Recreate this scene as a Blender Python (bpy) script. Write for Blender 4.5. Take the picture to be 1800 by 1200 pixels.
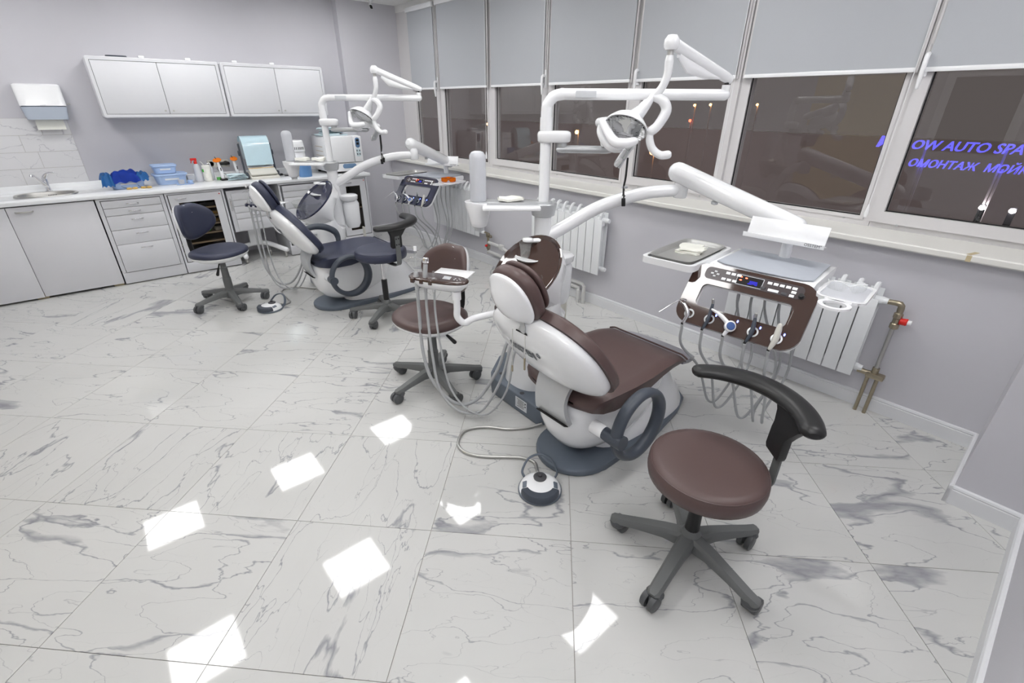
import bpy, bmesh, math, random
from mathutils import Vector, Matrix, Euler
PI = math.pi
random.seed(7)
for o in list(bpy.data.objects): bpy.data.objects.remove(o, do_unlink=True)
scn = bpy.context.scene
COL = scn.collection

# ---------------------------------------------------------------- camera, world, lights, exposure
cam_d = bpy.data.cameras.new('camera'); cam = bpy.data.objects.new('camera', cam_d); COL.objects.link(cam)
cam_d.sensor_width = 36.0; cam_d.lens = 826.307 * 36.0 / 1800.0; cam_d.clip_start = 0.02; cam_d.clip_end = 300
def aim(yaw, pitch, roll):
    f = Vector((math.cos(pitch)*math.cos(yaw), math.cos(pitch)*math.sin(yaw), -math.sin(pitch)))
    r = Vector((math.sin(yaw), -math.cos(yaw), 0)); u = r.cross(f)
    r2 = math.cos(roll)*r + math.sin(roll)*u; u2 = -math.sin(roll)*r + math.cos(roll)*u
    return Matrix((r2, u2, -f)).transposed().to_euler()
cam.location = (-3.1993, -5.256, 1.6427); cam.rotation_euler = aim(0.869, 0.4659, 0.0058)
scn.camera = cam
w = bpy.data.worlds.new('night'); scn.world = w; w.use_nodes = True
wb = w.node_tree.nodes['Background']; wb.inputs[0].default_value = (0.092, 0.080, 0.077, 1); wb.inputs[1].default_value = 1.0
scn.view_settings.view_transform = 'Standard'; scn.view_settings.look = 'None'
scn.view_settings.gamma = 1; scn.view_settings.use_curve_mapping = False
scn.view_settings.exposure = 0.55
PANEL_STRENGTH = 9.0

# ---------------------------------------------------------------- materials
def srgb(r, g, b):
    def c(v):
        v /= 255.0
        return v/12.92 if v <= 0.04045 else ((v+0.055)/1.055)**2.4
    return (c(r), c(g), c(b), 1)
def mat(name, col, rough=0.5, metal=0.0, spec=0.5, coat=0.0, noise=0.0, nscale=30, bump=0.0, trans=0.0, ior=1.45, emit=None, estr=0.0):
    m = bpy.data.materials.new(name); m.use_nodes = True
    nt = m.node_tree; b = nt.nodes['Principled BSDF']
    b.inputs['Base Color'].default_value = col; b.inputs['Roughness'].default_value = rough
    b.inputs['Metallic'].default_value = metal; b.inputs['Specular IOR Level'].default_value = spec
    b.inputs['Coat Weight'].default_value = coat; b.inputs['Coat Roughness'].default_value = 0.06
    b.inputs['Transmission Weight'].default_value = trans; b.inputs['IOR'].default_value = ior
    if emit: b.inputs['Emission Color'].default_value = emit; b.inputs['Emission Strength'].default_value = estr
    tc = nt.nodes.new('ShaderNodeTexCoord'); n = nt.nodes.new('ShaderNodeTexNoise')
    n.inputs['Scale'].default_value = nscale; n.inputs['Detail'].default_value = 3
    nt.links.new(tc.outputs['Object'], n.inputs['Vector'])
    if noise > 0:
        mx = nt.nodes.new('ShaderNodeMix'); mx.data_type = 'RGBA'
        mx.inputs[6].default_value = tuple(max(0, c*(1-noise)) for c in col[:3])+(1,)
        mx.inputs[7].default_value = tuple(min(1, c*(1+noise)) for c in col[:3])+(1,)
        nt.links.new(n.outputs['Fac'], mx.inputs[0]); nt.links.new(mx.outputs[2], b.inputs['Base Color'])
    if bump > 0:
        bp = nt.nodes.new('ShaderNodeBump'); bp.inputs['Strength'].default_value = bump; bp.inputs['Distance'].default_value = 0.002
        nt.links.new(n.outputs['Fac'], bp.inputs['Height']); nt.links.new(bp.outputs[0], b.inputs['Normal'])
    return m
def marble(name, base, vein, scale=1.0, gloss=0.05):
    m = bpy.data.materials.new(name); m.use_nodes = True; nt = m.node_tree; L = nt.links.new
    b = nt.nodes['Principled BSDF']; b.inputs['Roughness'].default_value = gloss; b.inputs['IOR'].default_value = 1.52
    tc = nt.nodes.new('ShaderNodeTexCoord'); oi = nt.nodes.new('ShaderNodeObjectInfo')
    cb = nt.nodes.new('ShaderNodeCombineXYZ')
    def math_(op, a, v=None, clamp=False):
        n = nt.nodes.new('ShaderNodeMath'); n.operation = op; n.use_clamp = clamp
        for i, q in enumerate((a, v)):
            if q is None: continue
            if isinstance(q, (int, float)): n.inputs[i].default_value = q
            else: L(q, n.inputs[i])
        return n.outputs[0]
    L(math_('MULTIPLY', oi.outputs['Random'], 43.0), cb.inputs[0]); L(math_('MULTIPLY', oi.outputs['Random'], 71.0), cb.inputs[1]); L(math_('MULTIPLY', oi.outputs['Random'], 17.0), cb.inputs[2])
    mp = nt.nodes.new('ShaderNodeMapping'); mp.inputs['Rotation'].default_value = (0, 0, 0.55); mp.inputs['Scale'].default_value = (0.62, 1.9, 1)
    L(tc.outputs['Object'], mp.inputs['Vector'])
    add = nt.nodes.new('ShaderNodeVectorMath'); add.operation = 'ADD'; L(mp.outputs[0], add.inputs[0]); L(cb.outputs[0], add.inputs[1])
    wn = nt.nodes.new('ShaderNodeTexNoise'); wn.inputs['Scale'].default_value = 3.2*scale; wn.inputs['Detail'].default_value = 5; L(add.outputs[0], wn.inputs['Vector'])
    sc = nt.nodes.new('ShaderNodeVectorMath'); sc.operation = 'SCALE'; sc.inputs['Scale'].default_value = 0.42/scale; L(wn.outputs['Color'], sc.inputs[0])
    ad2 = nt.nodes.new('ShaderNodeVectorMath'); ad2.operation = 'ADD'; L(add.outputs[0], ad2.inputs[0]); L(sc.outputs[0], ad2.inputs[1])
    def vein_(s, wlo, whi, seed):
        n = nt.nodes.new('ShaderNodeTexNoise'); n.inputs['Scale'].default_value = s*scale; n.inputs['Detail'].default_value = 1.0; n.inputs['Roughness'].default_value = 0.4
        o = nt.nodes.new('ShaderNodeVectorMath'); o.operation = 'ADD'; o.inputs[1].default_value = (seed, seed*1.7, 0); L(ad2.outputs[0], o.inputs[0]); L(o.outputs[0], n.inputs['Vector'])
        d = math_('ABSOLUTE', math_('SUBTRACT', n.outputs['Fac'], 0.5))
        k = nt.nodes.new('ShaderNodeTexNoise'); k.inputs['Scale'].default_value = 2.6*scale; k.inputs['Detail'].default_value = 2; L(o.outputs[0], k.inputs['Vector'])
        r = nt.nodes.new('ShaderNodeMapRange'); r.inputs[1].default_value = 0.53; r.inputs[2].default_value = 0.80; r.inputs[3].default_value = wlo; r.inputs[4].default_value = whi; L(k.outputs['Fac'], r.inputs[0])
        q = math_('DIVIDE', d, r.outputs[0])
        return math_('POWER', math_('SUBTRACT', 1.0, q, True), 0.85)
    v1 = vein_(1.55, 0.0035, 0.060, 3.1); v2 = vein_(3.1, 0.003, 0.022, 9.7); v3 = vein_(6.0, 0.0012, 0.012, 21.3)
    fn = nt.nodes.new('ShaderNodeTexNoise'); fn.inputs['Scale'].default_value = 14*scale; fn.inputs['Detail'].default_value = 6; L(ad2.outputs[0], fn.inputs['Vector'])
    v = math_('MAXIMUM', math_('MAXIMUM', math_('MULTIPLY', v1, math_('ADD', fn.outputs['Fac'], 0.30)), math_('MULTIPLY', v2, 0.75)), math_('MULTIPLY', v3, 0.42))
    cl = nt.nodes.new('ShaderNodeTexNoise'); cl.inputs['Scale'].default_value = 1.4*scale; cl.inputs['Detail'].default_value = 4; L(ad2.outputs[0], cl.inputs['Vector'])
    bx = nt.nodes.new('ShaderNodeMix'); bx.data_type = 'RGBA'; bx.inputs[6].default_value = tuple(c*0.93 for c in base[:3])+(1,); bx.inputs[7].default_value = tuple(min(1, c*1.05) for c in base[:3])+(1,); L(cl.outputs['Fac'], bx.inputs[0])
    mx = nt.nodes.new('ShaderNodeMix'); mx.data_type = 'RGBA'; mx.inputs[7].default_value = vein; L(bx.outputs[2], mx.inputs[6]); L(v, mx.inputs[0])
    mx.clamp_factor = True
    L(mx.outputs[2], b.inputs['Base Color'])
    return m
def glass_mat(name, tint=(0.93, 0.94, 0.94, 1), ior=1.5, rough=0.0, boost=1.0, glow=0.0):
    m = bpy.data.materials.new(name); m.use_nodes = True; nt = m.node_tree; L = nt.links.new
    nt.nodes.remove(nt.nodes['Principled BSDF'])
    t = nt.nodes.new('ShaderNodeBsdfTransparent'); t.inputs[0].default_value = tint
    g = nt.nodes.new('ShaderNodeBsdfGlossy'); g.inputs['Roughness'].default_value = rough
    f = nt.nodes.new('ShaderNodeFresnel'); f.inputs[0].default_value = ior
    mu = nt.nodes.new('ShaderNodeMath'); mu.operation = 'MULTIPLY'; mu.inputs[1].default_value = boost; mu.use_clamp = True
    x = nt.nodes.new('ShaderNodeMixShader'); L(f.outputs[0], mu.inputs[0])
    ge = nt.nodes.new('ShaderNodeNewGeometry'); iv = nt.nodes.new('ShaderNodeMath'); iv.operation = 'SUBTRACT'; iv.inputs[0].default_value = 1.0; L(ge.outputs['Backfacing'], iv.inputs[1])
    m2 = nt.nodes.new('ShaderNodeMath'); m2.operation = 'MULTIPLY'; L(mu.outputs[0], m2.inputs[0]); L(iv.outputs[0], m2.inputs[1]); L(m2.outputs[0], x.inputs[0]); L(t.outputs[0], x.inputs[1]); L(g.outputs[0], x.inputs[2])
    L(x.outputs[0], nt.nodes['Material Output'].inputs[0])
    return m
def clear_mat(name, tint, white):
    m = glass_mat(name, tint, 1.4, 0.02, 0.8); nt = m.node_tree; L = nt.links.new
    d = nt.nodes.new('ShaderNodeBsdfDiffuse'); d.inputs[0].default_value = (.8, .82, .82, 1); x = nt.nodes.new('ShaderNodeMixShader'); x.inputs[0].default_value = white
    src = nt.nodes['Material Output'].inputs[0].links[0].from_socket; L(src, x.inputs[1]); L(d.outputs[0], x.inputs[2]); L(x.outputs[0], nt.nodes['Material Output'].inputs[0]); return m
M = {}
M['wall'] = mat('wall paint', srgb(205, 204, 210), 0.85, noise=0.02, nscale=4, bump=0.08)
M['ceil'] = mat('ceiling', srgb(240, 240, 238), 0.5, noise=0.01)
M['yellow'] = mat('cream wall', srgb(222, 205, 160), 0.8, noise=0.02)
M['marble'] = marble('marble tile', srgb(205, 205, 203), srgb(134, 135, 142), 1.0, 0.045)
M['marblew'] = marble('wall marble', srgb(226, 226, 228), srgb(190, 190, 196), 1.2, 0.15)
M['grout'] = mat('grout', srgb(172, 166, 160), 0.9, noise=0.05)
M['trim'] = mat('white trim', srgb(226, 227, 230), 0.35, noise=0.01)
M['frame'] = mat('window plastic', srgb(218, 216, 217), 0.35, noise=0.01)
M['sill'] = mat('sill plastic', srgb(230, 229, 224), 0.35, noise=0.015, nscale=8)
M['rubber'] = mat('black rubber', srgb(24, 24, 25), 0.5, noise=0.1)
M['blind'] = mat('blind fabric', srgb(184, 187, 192), 0.9, noise=0.02, nscale=300, bump=0.1)
M['wpl'] = mat('white plastic', srgb(246, 247, 249), 0.22, coat=0.35, noise=0.01)
M['wpaint'] = mat('white enamel', srgb(246, 247, 249), 0.18, coat=0.5, noise=0.01)
M['cab'] = mat('cabinet laminate', srgb(222, 222, 226), 0.4, noise=0.01, nscale=200, bump=0.03)
M['cab2'] = mat('cabinet enamel', srgb(220, 221, 225), 0.3, noise=0.01)
M['top'] = mat('worktop', srgb(238, 240, 242), 0.25, coat=0.2, noise=0.01)
M['dark'] = mat('dark gap', srgb(30, 28, 28), 0.8, noise=0.1)
M['chrome'] = mat('chrome', srgb(232, 232, 235), 0.22, 1.0, noise=0.03)
M['steel'] = mat('brushed steel', srgb(198, 197, 194), 0.36, 1.0, noise=0.08, nscale=90)
M['silver'] = mat('silver plastic', srgb(196, 198, 200), 0.3, 0.35, noise=0.02)
M['traymetal'] = mat('tray metal', srgb(190, 190, 188), 0.38, 0.55, noise=0.04, nscale=60)
M['brass'] = mat('nickel brass', srgb(170, 160, 140), 0.35, 1.0, noise=0.15, nscale=60)
M['pipe'] = mat('white pipe', srgb(205, 205, 204), 0.4, noise=0.04)
M['rad'] = mat('radiator enamel', srgb(236, 238, 240), 0.25, noise=0.01)
M['brown'] = mat('brown leatherette', srgb(88, 70, 68), 0.38, noise=0.05, nscale=600, bump=0.12)
M['navy'] = mat('navy leatherette', srgb(54, 58, 78), 0.40, noise=0.05, nscale=600, bump=0.12)
M['brownpl'] = mat('brown gloss plastic', srgb(66, 46, 40), 0.06, coat=1.0, noise=0.03)
M['navypl'] = mat('navy gloss plastic', srgb(38, 40, 66), 0.06, coat=1.0, noise=0.03)
M['slate'] = mat('slate plastic', srgb(102, 111, 123), 0.38, noise=0.03)
M['slate2'] = mat('dark slate plastic', srgb(70, 76, 86), 0.4, noise=0.03)
M['stoolgrey'] = mat('stool nylon', srgb(106, 108, 108), 0.42, noise=0.04, nscale=200, bump=0.08)
M['caster'] = mat('caster nylon', srgb(82, 84, 86), 0.4, noise=0.05)
M['black'] = mat('black plastic', srgb(30, 30, 31), 0.38, noise=0.06, bump=0.05)
M['hose'] = mat('grey hose', srgb(176, 178, 180), 0.4, noise=0.02)
M['greymat'] = mat('grey silicone mat', srgb(176, 181, 190), 0.45, noise=0.02)
M['toe'] = mat('grey vinyl', srgb(160, 160, 168), 0.4, noise=0.03)
M['paper'] = mat('white paper', srgb(238, 238, 230), 0.9, noise=0.02, bump=0.2)
M['tubblue'] = mat('blue plastic', srgb(176, 200, 236), 0.35, noise=0.02)
M['towel'] = mat('blue sheet', srgb(24, 70, 190), 0.6, noise=0.2, nscale=20, bump=0.3)
M['towel2'] = mat('light blue sheet', srgb(60, 130, 200), 0.5, noise=0.1, nscale=20)
M['orange'] = mat('orange shield', srgb(222, 120, 30), 0.2, noise=0.05)
M['orangeg'] = mat('orange lens', srgb(255, 140, 0), 0.1, coat=0.5, noise=0.02, emit=None)
M['red'] = mat('red plastic', srgb(214, 40, 34), 0.35, noise=0.05)
M['green'] = mat('green label', srgb(70, 190, 60), 0.5, noise=0.05)
M['amber'] = mat('amber plastic', srgb(200, 165, 90), 0.3, noise=0.2)
M['mask'] = mat('pale blue nonwoven', srgb(216, 234, 240), 0.8, noise=0.08, nscale=40, bump=0.4)
M['film'] = mat('pouch film', srgb(200, 226, 236), 0.08, coat=0.8, noise=0.05, nscale=12, bump=0.6)
M['aqua'] = mat('blue tank', srgb(120, 170, 225), 0.12, trans=0.35, noise=0.03)
M['frost'] = mat('frosted plastic', srgb(226, 228, 234), 0.35, trans=0.25, noise=0.02)
M['beige'] = mat('beige casing', srgb(214, 212, 204), 0.4, noise=0.02)
M['wood'] = mat('wood block', srgb(200, 185, 150), 0.7, noise=0.1)
M['brownshelf'] = mat('shelf interior', srgb(92, 84, 74), 0.6, noise=0.1)
M['shelfedge'] = mat('shelf edge', srgb(190, 178, 160), 0.5, noise=0.05)
M['panelgrey'] = mat('key field', srgb(74, 66, 68), 0.3, noise=0.02)
M['screen'] = mat('display', srgb(20, 20, 40), 0.1, noise=0.2, emit=srgb(60, 60, 230), estr=0.5)
M['led'] = mat('blue led', srgb(180, 200, 255), 0.2, emit=srgb(90, 110, 255), estr=6.0)
M['mirror'] = mat('facet mirror', srgb(225, 225, 225), 0.05, 1.0)
M['ink'] = mat('logo ink', srgb(92, 96, 100), 0.4, noise=0.02)
M['inkdark'] = mat('dark print', srgb(70, 70, 74), 0.5)
M['label'] = mat('paper label', srgb(215, 218, 222), 0.5, noise=0.05)
M['light'] = mat('light panel', srgb(255, 255, 255), 0.5, emit=(1.0, 0.995, 0.985, 1), estr=PANEL_STRENGTH)
M['pane'] = glass_mat('window glass', (0.90, 0.90, 0.90, 1), 1.5, 0.0, 2.2)
M['cabglass'] = glass_mat('cabinet glass', (0.75, 0.72, 0.68, 1), 1.45)
M['cleargl'] = clear_mat('clear plastic', (0.975, 0.98, 0.975, 1), .10)
M['smoke'] = clear_mat('bowl glass', (0.90, 0.91, 0.89, 1), .03)
M['sign'] = mat('violet sign', srgb(80, 80, 255), 0.5, emit=srgb(110, 105, 255), estr=1.0)
M['streetlamp'] = mat('sodium lamp', srgb(255, 170, 90), 0.5, emit=(1.0, 0.42, 0.12, 1), estr=12)
M['carlamp'] = mat('headlamp', srgb(255, 240, 250), 0.5, emit=(1.0, 0.92, 1.0, 1), estr=22)
M['redlamp'] = mat('tail lamp', srgb(255, 60, 40), 0.5, emit=(1.0, 0.1, 0.05, 1), estr=5)
M['outwall'] = mat('far facade', srgb(236, 228, 226), 0.95, noise=0.06, nscale=.3)  # pale colour stands in for night haze, so the facade merges with the sky
M['asphalt'] = mat('haze-toned yard', srgb(226, 222, 228), 0.9, noise=0.10, nscale=.5)  # hazy night glow put into the ground colour, otherwise it renders black

# ---------------------------------------------------------------- mesh helpers
def finish(bm, name, m, parent=None, smooth=True, ang=35, label=None):
    bmesh.ops.recalc_face_normals(bm, faces=bm.faces)
    me = bpy.data.meshes.new(name); bm.to_mesh(me); bm.free()
    if smooth:
        me.polygons.foreach_set('use_smooth', [True]*len(me.polygons)); me.set_sharp_from_angle(angle=math.radians(ang))
    me.materials.append(M[m] if isinstance(m, str) else m)
    o = bpy.data.objects.new(name, me); COL.objects.link(o)
    if parent: o.parent = parent
    if label: o['label'] = label
    return o
def NB(): return bmesh.new()
def xf(bm, verts, mtx): bmesh.ops.transform(bm, matrix=mtx, verts=verts)
def box(bm, c, s, bev=0.0, rot=None, seg=2):
    r = bmesh.ops.create_cube(bm, size=1.0); vs = r['verts']
    xf(bm, vs, Matrix.Diagonal((s[0], s[1], s[2], 1)))
    if bev > 0:
        es = list({e for v in vs for e in v.link_edges})
        r2 = bmesh.ops.bevel(bm, geom=es, offset=min(bev, 0.49*min(s)), segments=seg, affect='EDGES', profile=0.5)
        vs = list({v for f in r2['faces'] for v in f.verts} | {v for v in vs if v.is_valid})
    mt = Matrix.Translation(c)
    if rot is not None: mt = mt @ (rot.to_matrix().to_4x4() if isinstance(rot, Euler) else rot)
    xf(bm, vs, mt); return bm
def bx(c, s, bev=0.0, rot=None, seg=2): return box(NB(), c, s, bev, rot, seg)
def b2(lo, hi, bev=0.0): return bx([(a+b)/2 for a, b in zip(lo, hi)], [abs(b-a) for a, b in zip(lo, hi)], bev)
def smooth_path(pts, n=6):
    P = [Vector(p) for p in pts]
    if len(P) < 3: return P
    out = []
    for i in range(len(P)-1):
        p0 = P[i-1] if i else P[0]*2-P[1]; p1, p2 = P[i], P[i+1]; p3 = P[i+2] if i+2 < len(P) else P[-1]*2-P[-2]
        for k in range(n):
            t = k/n
            out.append(0.5*((2*p1)+(-p0+p2)*t+(2*p0-5*p1+4*p2-p3)*t*t+(-p0+3*p1-3*p2+p3)*t**3))
    out.append(P[-1]); return out
def tube(bm, pts, r, seg=12, n=6, cap='flat', closed=False, flat=(1, 1)):
    P = smooth_path(pts, n) if n > 1 else [Vector(p) for p in pts]
    if closed and n > 1:
        Q = [Vector(p) for p in pts]; P = []
        N = len(Q)
        for i in range(N):
            p0, p1, p2, p3 = Q[i-1], Q[i], Q[(i+1) % N], Q[(i+2) % N]
            for k in range(n):
                t = k/n; P.append(0.5*((2*p1)+(-p0+p2)*t+(2*p0-5*p1+4*p2-p3)*t*t+(-p0+3*p1-3*p2+p3)*t**3))
    m = len(P)
    if callable(r): R = [r(i/(m-1)) for i in range(m)]
    elif isinstance(r, (list, tuple)):
        R = []
        for i in range(m):
            t = i/(m-1)*(len(r)-1); k = min(int(t), len(r)-2); R.append(r[k]+(r[k+1]-r[k])*(t-k))
    else: R = [r]*m
    T = [(P[(i+1) % m if closed else min(i+1, m-1)]-P[i-1 if (closed or i) else 0]).normalized() for i in range(m)]
    up = Vector((0, 0, 1)) if abs(T[0].z) < 0.95 else Vector((1, 0, 0))
    nrm = (up-T[0]*up.dot(T[0])).normalized(); rings = []
    for i in range(m):
        if i: nrm = (nrm-T[i]*nrm.dot(T[i])).normalized()
        bi = T[i].cross(nrm)
        rings.append([bm.verts.new(P[i]+(nrm*math.cos(2*PI*k/seg)*flat[0]+bi*math.sin(2*PI*k/seg)*flat[1])*R[i]) for k in range(seg)])
    for i in range(m if closed else m-1):
        a, b = rings[i], rings[(i+1) % m]
        for k in range(seg): bm.faces.new((a[k], a[(k+1) % seg], b[(k+1) % seg], b[k]))
    if not closed:
        for ring, t, rr in ((rings[0], -T[0], R[0]), (rings[-1], T[-1], R[-1])):
            c = sum((v.co for v in ring), Vector())/seg
            if cap == 'round':
                prev = ring
                for st in (0.35, 0.68, 0.9):
                    nr = [bm.verts.new(c+(v.co-c)*math.sqrt(1-st*st)+t*rr*st) for v in ring]
                    for k in range(seg):
                        bm.faces.new((prev[k], prev[(k+1) % seg], nr[(k+1) % seg], nr[k]))
                    prev = nr
                bm.faces.new(prev)
            else: bm.faces.new(ring)
    return bm
def tb(pts, r, **k): return tube(NB(), pts, r, **k)
def lathe(prof, seg=24, mtx=None, bm=None, sx=1, sy=1):
    bm = bm or NB(); rings = []; new = []
    for (r, z) in prof:
        if r < 1e-6: v = bm.verts.new((0, 0, z)); rings.append([v]); new.append(v)
        else:
            rg = [bm.verts.new((r*sx*math.cos(2*PI*k/seg), r*sy*math.sin(2*PI*k/seg), z)) for k in range(seg)]; rings.append(rg); new += rg
    for a, b in zip(rings, rings[1:]):
        if len(a) == 1 and len(b) == 1: continue
        for k in range(seg):
            k2 = (k+1) % seg
            if len(a) == 1: bm.faces.new((a[0], b[k], b[k2]))
            elif len(b) == 1: bm.faces.new((a[k], a[k2], b[0]))
            else: bm.faces.new((a[k], a[k2], b[k2], b[k]))
    if mtx is not None: xf(bm, new, mtx)
    return bm
def loft(sections, bm=None, closed_ends=True, mtx=None):
    bm = bm or NB(); rings = [[bm.verts.new(p) for p in s] for s in sections]; n = len(rings[0])
    for a, b in zip(rings, rings[1:]):
        for k in range(n): bm.faces.new((a[k], a[(k+1) % n], b[(k+1) % n], b[k]))
    if closed_ends: bm.faces.new(rings[0]); bm.faces.new(rings[-1])
    if mtx is not None: xf(bm, [v for r in rings for v in r], mtx)
    return bm
def sup(cx, cy, z, hx, hy, e=2.5, n=32, axis='z'):
    out = []
    for k in range(n):
        a = 2*PI*k/n; c, s = math.cos(a), math.sin(a)
        x = cx+hx*abs(c)**(2/e)*(1 if c >= 0 else -1); y = cy+hy*abs(s)**(2/e)*(1 if s >= 0 else -1)
        out.append((x, y, z) if axis == 'z' else (z, x, y))
    return out
def prism(poly, z0, z1, bev=0.0, bm=None, mtx=None, seg=2):
    bm = bm or NB(); a = [bm.verts.new((x, y, z0)) for x, y in poly]; b = [bm.verts.new((x, y, z1)) for x, y in poly]; n = len(poly)
    f1 = bm.faces.new(a); f2 = bm.faces.new(b)
    for k in range(n): bm.faces.new((a[k], a[(k+1) % n], b[(k+1) % n], b[k]))
    vs = a+b
    if bev:
        es = [e for e in bm.edges if all(v in a for v in e.verts) or all(v in b for v in e.verts)]
        r = bmesh.ops.bevel(bm, geom=es, offset=bev, segments=seg, affect='EDGES', profile=0.5)
        vs = list({v for f in r['faces'] for v in f.verts} | {v for v in vs if v.is_valid})
    if mtx is not None: xf(bm, vs, mtx)
    return bm
def rrect(w, h, r, n=5, cx=0, cy=0):
    out = []
    for (sx, sy, a0) in ((1, 1, 0), (-1, 1, PI/2), (-1, -1, PI), (1, -1, 1.5*PI)):
        for k in range(n+1):
            a = a0+PI/2*k/n; out.append((cx+sx*(w/2-r)+r*math.cos(a), cy+sy*(h/2-r)+r*math.sin(a)))
    return out
def frame_prism(outer, inner, z0, z1, mtx=None, bm=None):
    bm = bm or NB(); n = len(outer); V = []
    for z in (z0, z1):
        V.append([bm.verts.new((x, y, z)) for x, y in outer]); V.append([bm.verts.new((x, y, z)) for x, y in inner])
    o0, i0, o1, i1 = V
    for k in range(n):
        j = (k+1) % n
        bm.faces.new((o0[k], o0[j], i0[j], i0[k])); bm.faces.new((o1[k], o1[j], i1[j], i1[k]))
        bm.faces.new((o0[k], o0[j], o1[j], o1[k])); bm.faces.new((i0[k], i0[j], i1[j], i1[k]))
    if mtx is not None: xf(bm, [v for r in V for v in r], mtx)
    return bm
def basis(o, x, y, z):
    m = Matrix((Vector(x).normalized(), Vector(y).normalized(), Vector(z).normalized())).transposed().to_4x4(); m.translation = Vector(o); return m
def text_bm(s, size, thick=0.001, shear=0.0, bold=0.0, left=False):
    c = bpy.data.curves.new('t', 'FONT'); c.body = s; c.size = size; c.extrude = thick; c.shear = shear; c.offset = bold; c.align_x = 'LEFT' if left else 'CENTER'; c.align_y = 'CENTER'; c.resolution_u = 3
    o = bpy.data.objects.new('t', c); COL.objects.link(o); dg = bpy.context.evaluated_depsgraph_get(); dg.update()
    me = bpy.data.meshes.new_from_object(o.evaluated_get(dg)); bm = NB(); bm.from_mesh(me)
    bpy.data.objects.remove(o, do_unlink=True); bpy.data.meshes.remove(me); return bm
def thing(name, label, cat, loc=(0, 0, 0), rz=0.0, group=None):
    o = bpy.data.objects.new(name, None); COL.objects.link(o); o.location = loc; o.rotation_euler = (0, 0, rz); o.empty_display_size = 0.05
    o['label'] = label; o['category'] = cat
    if group: o['group'] = group
    return o
def tag(o, label, cat, group=None):
    o['label'] = label; o['category'] = cat
    if group: o['group'] = group
    return o
def struct(o): o['kind'] = 'structure'; return o
def kids(o): return [c for c in bpy.data.objects if c.parent is o]
def copy_tree(o, loc, rz, label, group=None):
    r = o.copy(); COL.objects.link(r); r.location = loc; r.rotation_euler = (0, 0, rz); r['label'] = label
    if group: r['group'] = group
    for ch in kids(o):
        c = ch.copy(); COL.objects.link(c); c.parent = r
        for g in kids(ch):
            d = g.copy(); COL.objects.link(d); d.parent = c
    return r
def ring_pts(c, r, n=24, plane='xy', a0=0, a1=2*PI, ry=None):
    out = []
    for k in range(n):
        a = a0+(a1-a0)*k/(n if abs(a1-a0-2*PI) < 1e-6 else n-1); u, v = r*math.cos(a), (ry or r)*math.sin(a)
        out.append((c[0]+u, c[1]+v, c[2]) if plane == 'xy' else (c[0]+u, c[1], c[2]+v) if plane == 'xz' else (c[0], c[1]+u, c[2]+v))
    return out

exec_order = []
# ================================================================ ROOM SHELL
X0, Y0, Y1, H = -5.3, -5.56, 1.27, 2.74          # room runs from X0 to 0 and Y0 to Y1
WX = 0.36                                          # outer face of the window recess
S = 0.6
floor = struct(finish(b2((X0-.1, Y0-.1, -0.06), (0.02, Y1+.02, -0.004)), 'floor', 'grout', smooth=False))
def clip(poly, ax, val, keep_less):
    out = []
    for i in range(len(poly)):
        a, b = poly[i-1], poly[i]
        ina = (a[ax] <= val) == keep_less; inb = (b[ax] <= val) == keep_less
        if ina != inb:
            t = (val-a[ax])/(b[ax]-a[ax]); out.append((a[0]+(b[0]-a[0])*t, a[1]+(b[1]-a[1])*t))
        if inb: out.append(b)
    return out
TH, TX, TY = -PI/4, -4.6503, -2.6568
full = None
for i in range(-9, 14):
    for j in range(-9, 14):
        cx = S*(math.cos(TH)*(i+.5)-math.sin(TH)*(j+.5))+TX; cy = S*(math.sin(TH)*(i+.5)+math.cos(TH)*(j+.5))+TY
        if not (X0-.45 < cx < .45 and Y0-.45 < cy < Y1+.45): continue
        q = S/2-0.0012
        poly = [(cx+math.cos(TH)*a*q-math.sin(TH)*b*q, cy+math.sin(TH)*a*q+math.cos(TH)*b*q) for a, b in ((-1, -1), (1, -1), (1, 1), (-1, 1))]
        whole = poly
        for ax, val, kl in ((0, 0.0, True), (0, X0, False), (1, Y1, True), (1, Y0, False)): poly = clip(poly, ax, val, kl) if poly else poly
        if len(poly) < 3: continue
        rot = random.choice((0, 0, 1, 1, .5))*PI
        loc = (cx, cy, 0); ang = TH+rot
        if poly == whole or len(poly) == 4 and all(abs(poly[k][0]-whole[k][0])+abs(poly[k][1]-whole[k][1]) < 1e-6 for k in range(4)):
            if full is None:
                full = prism([(-q, -q), (q, -q), (q, q), (-q, q)], -0.008, 0.0); full = finish(full, 'tile', 'marble', smooth=False)
                t = full
            else: t = full.copy(); COL.objects.link(t)
        else:
            inv = Matrix.Rotation(-ang, 4, 'Z') @ Matrix.Translation((-cx, -cy, 0))
            pl = [tuple((inv @ Vector((x, y, 0)))[:2]) for x, y in poly]
            pp = [p for k, p in enumerate(pl) if (Vector(p)-Vector(pl[k-1])).length > 1e-5]
            if len(pp) < 3: continue
            t = finish(prism(pp, -0.008, 0.0), 'tile', 'marble', smooth=False)
        t.location = loc; t.rotation_euler = (0, 0, ang); t.parent = floor
struct(finish(b2((X0-.1, Y0-.1, H), (WX, Y1+.1, H+.08)), 'ceiling', 'ceil', smooth=False))
wb_ = struct(finish(b2((X0, Y1, 0), (0.0, Y1+.12, H)), 'wall_back', 'wall', smooth=False))
finish(b2((-0.50, 1.15, 0), (0.0, Y1, H), 0.0), 'pilaster', 'wall', wb_, smooth=False)
finish(b2((0.0, 1.15, 0.0), (WX, Y1+.12, H), 0.0), 'window_reveal', 'wall', wb_, smooth=False)
wr = struct(finish(b2((0.0, -5.32, 0), (WX, 1.15, 0.96)), 'wall_right', 'wall', smooth=False))
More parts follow.
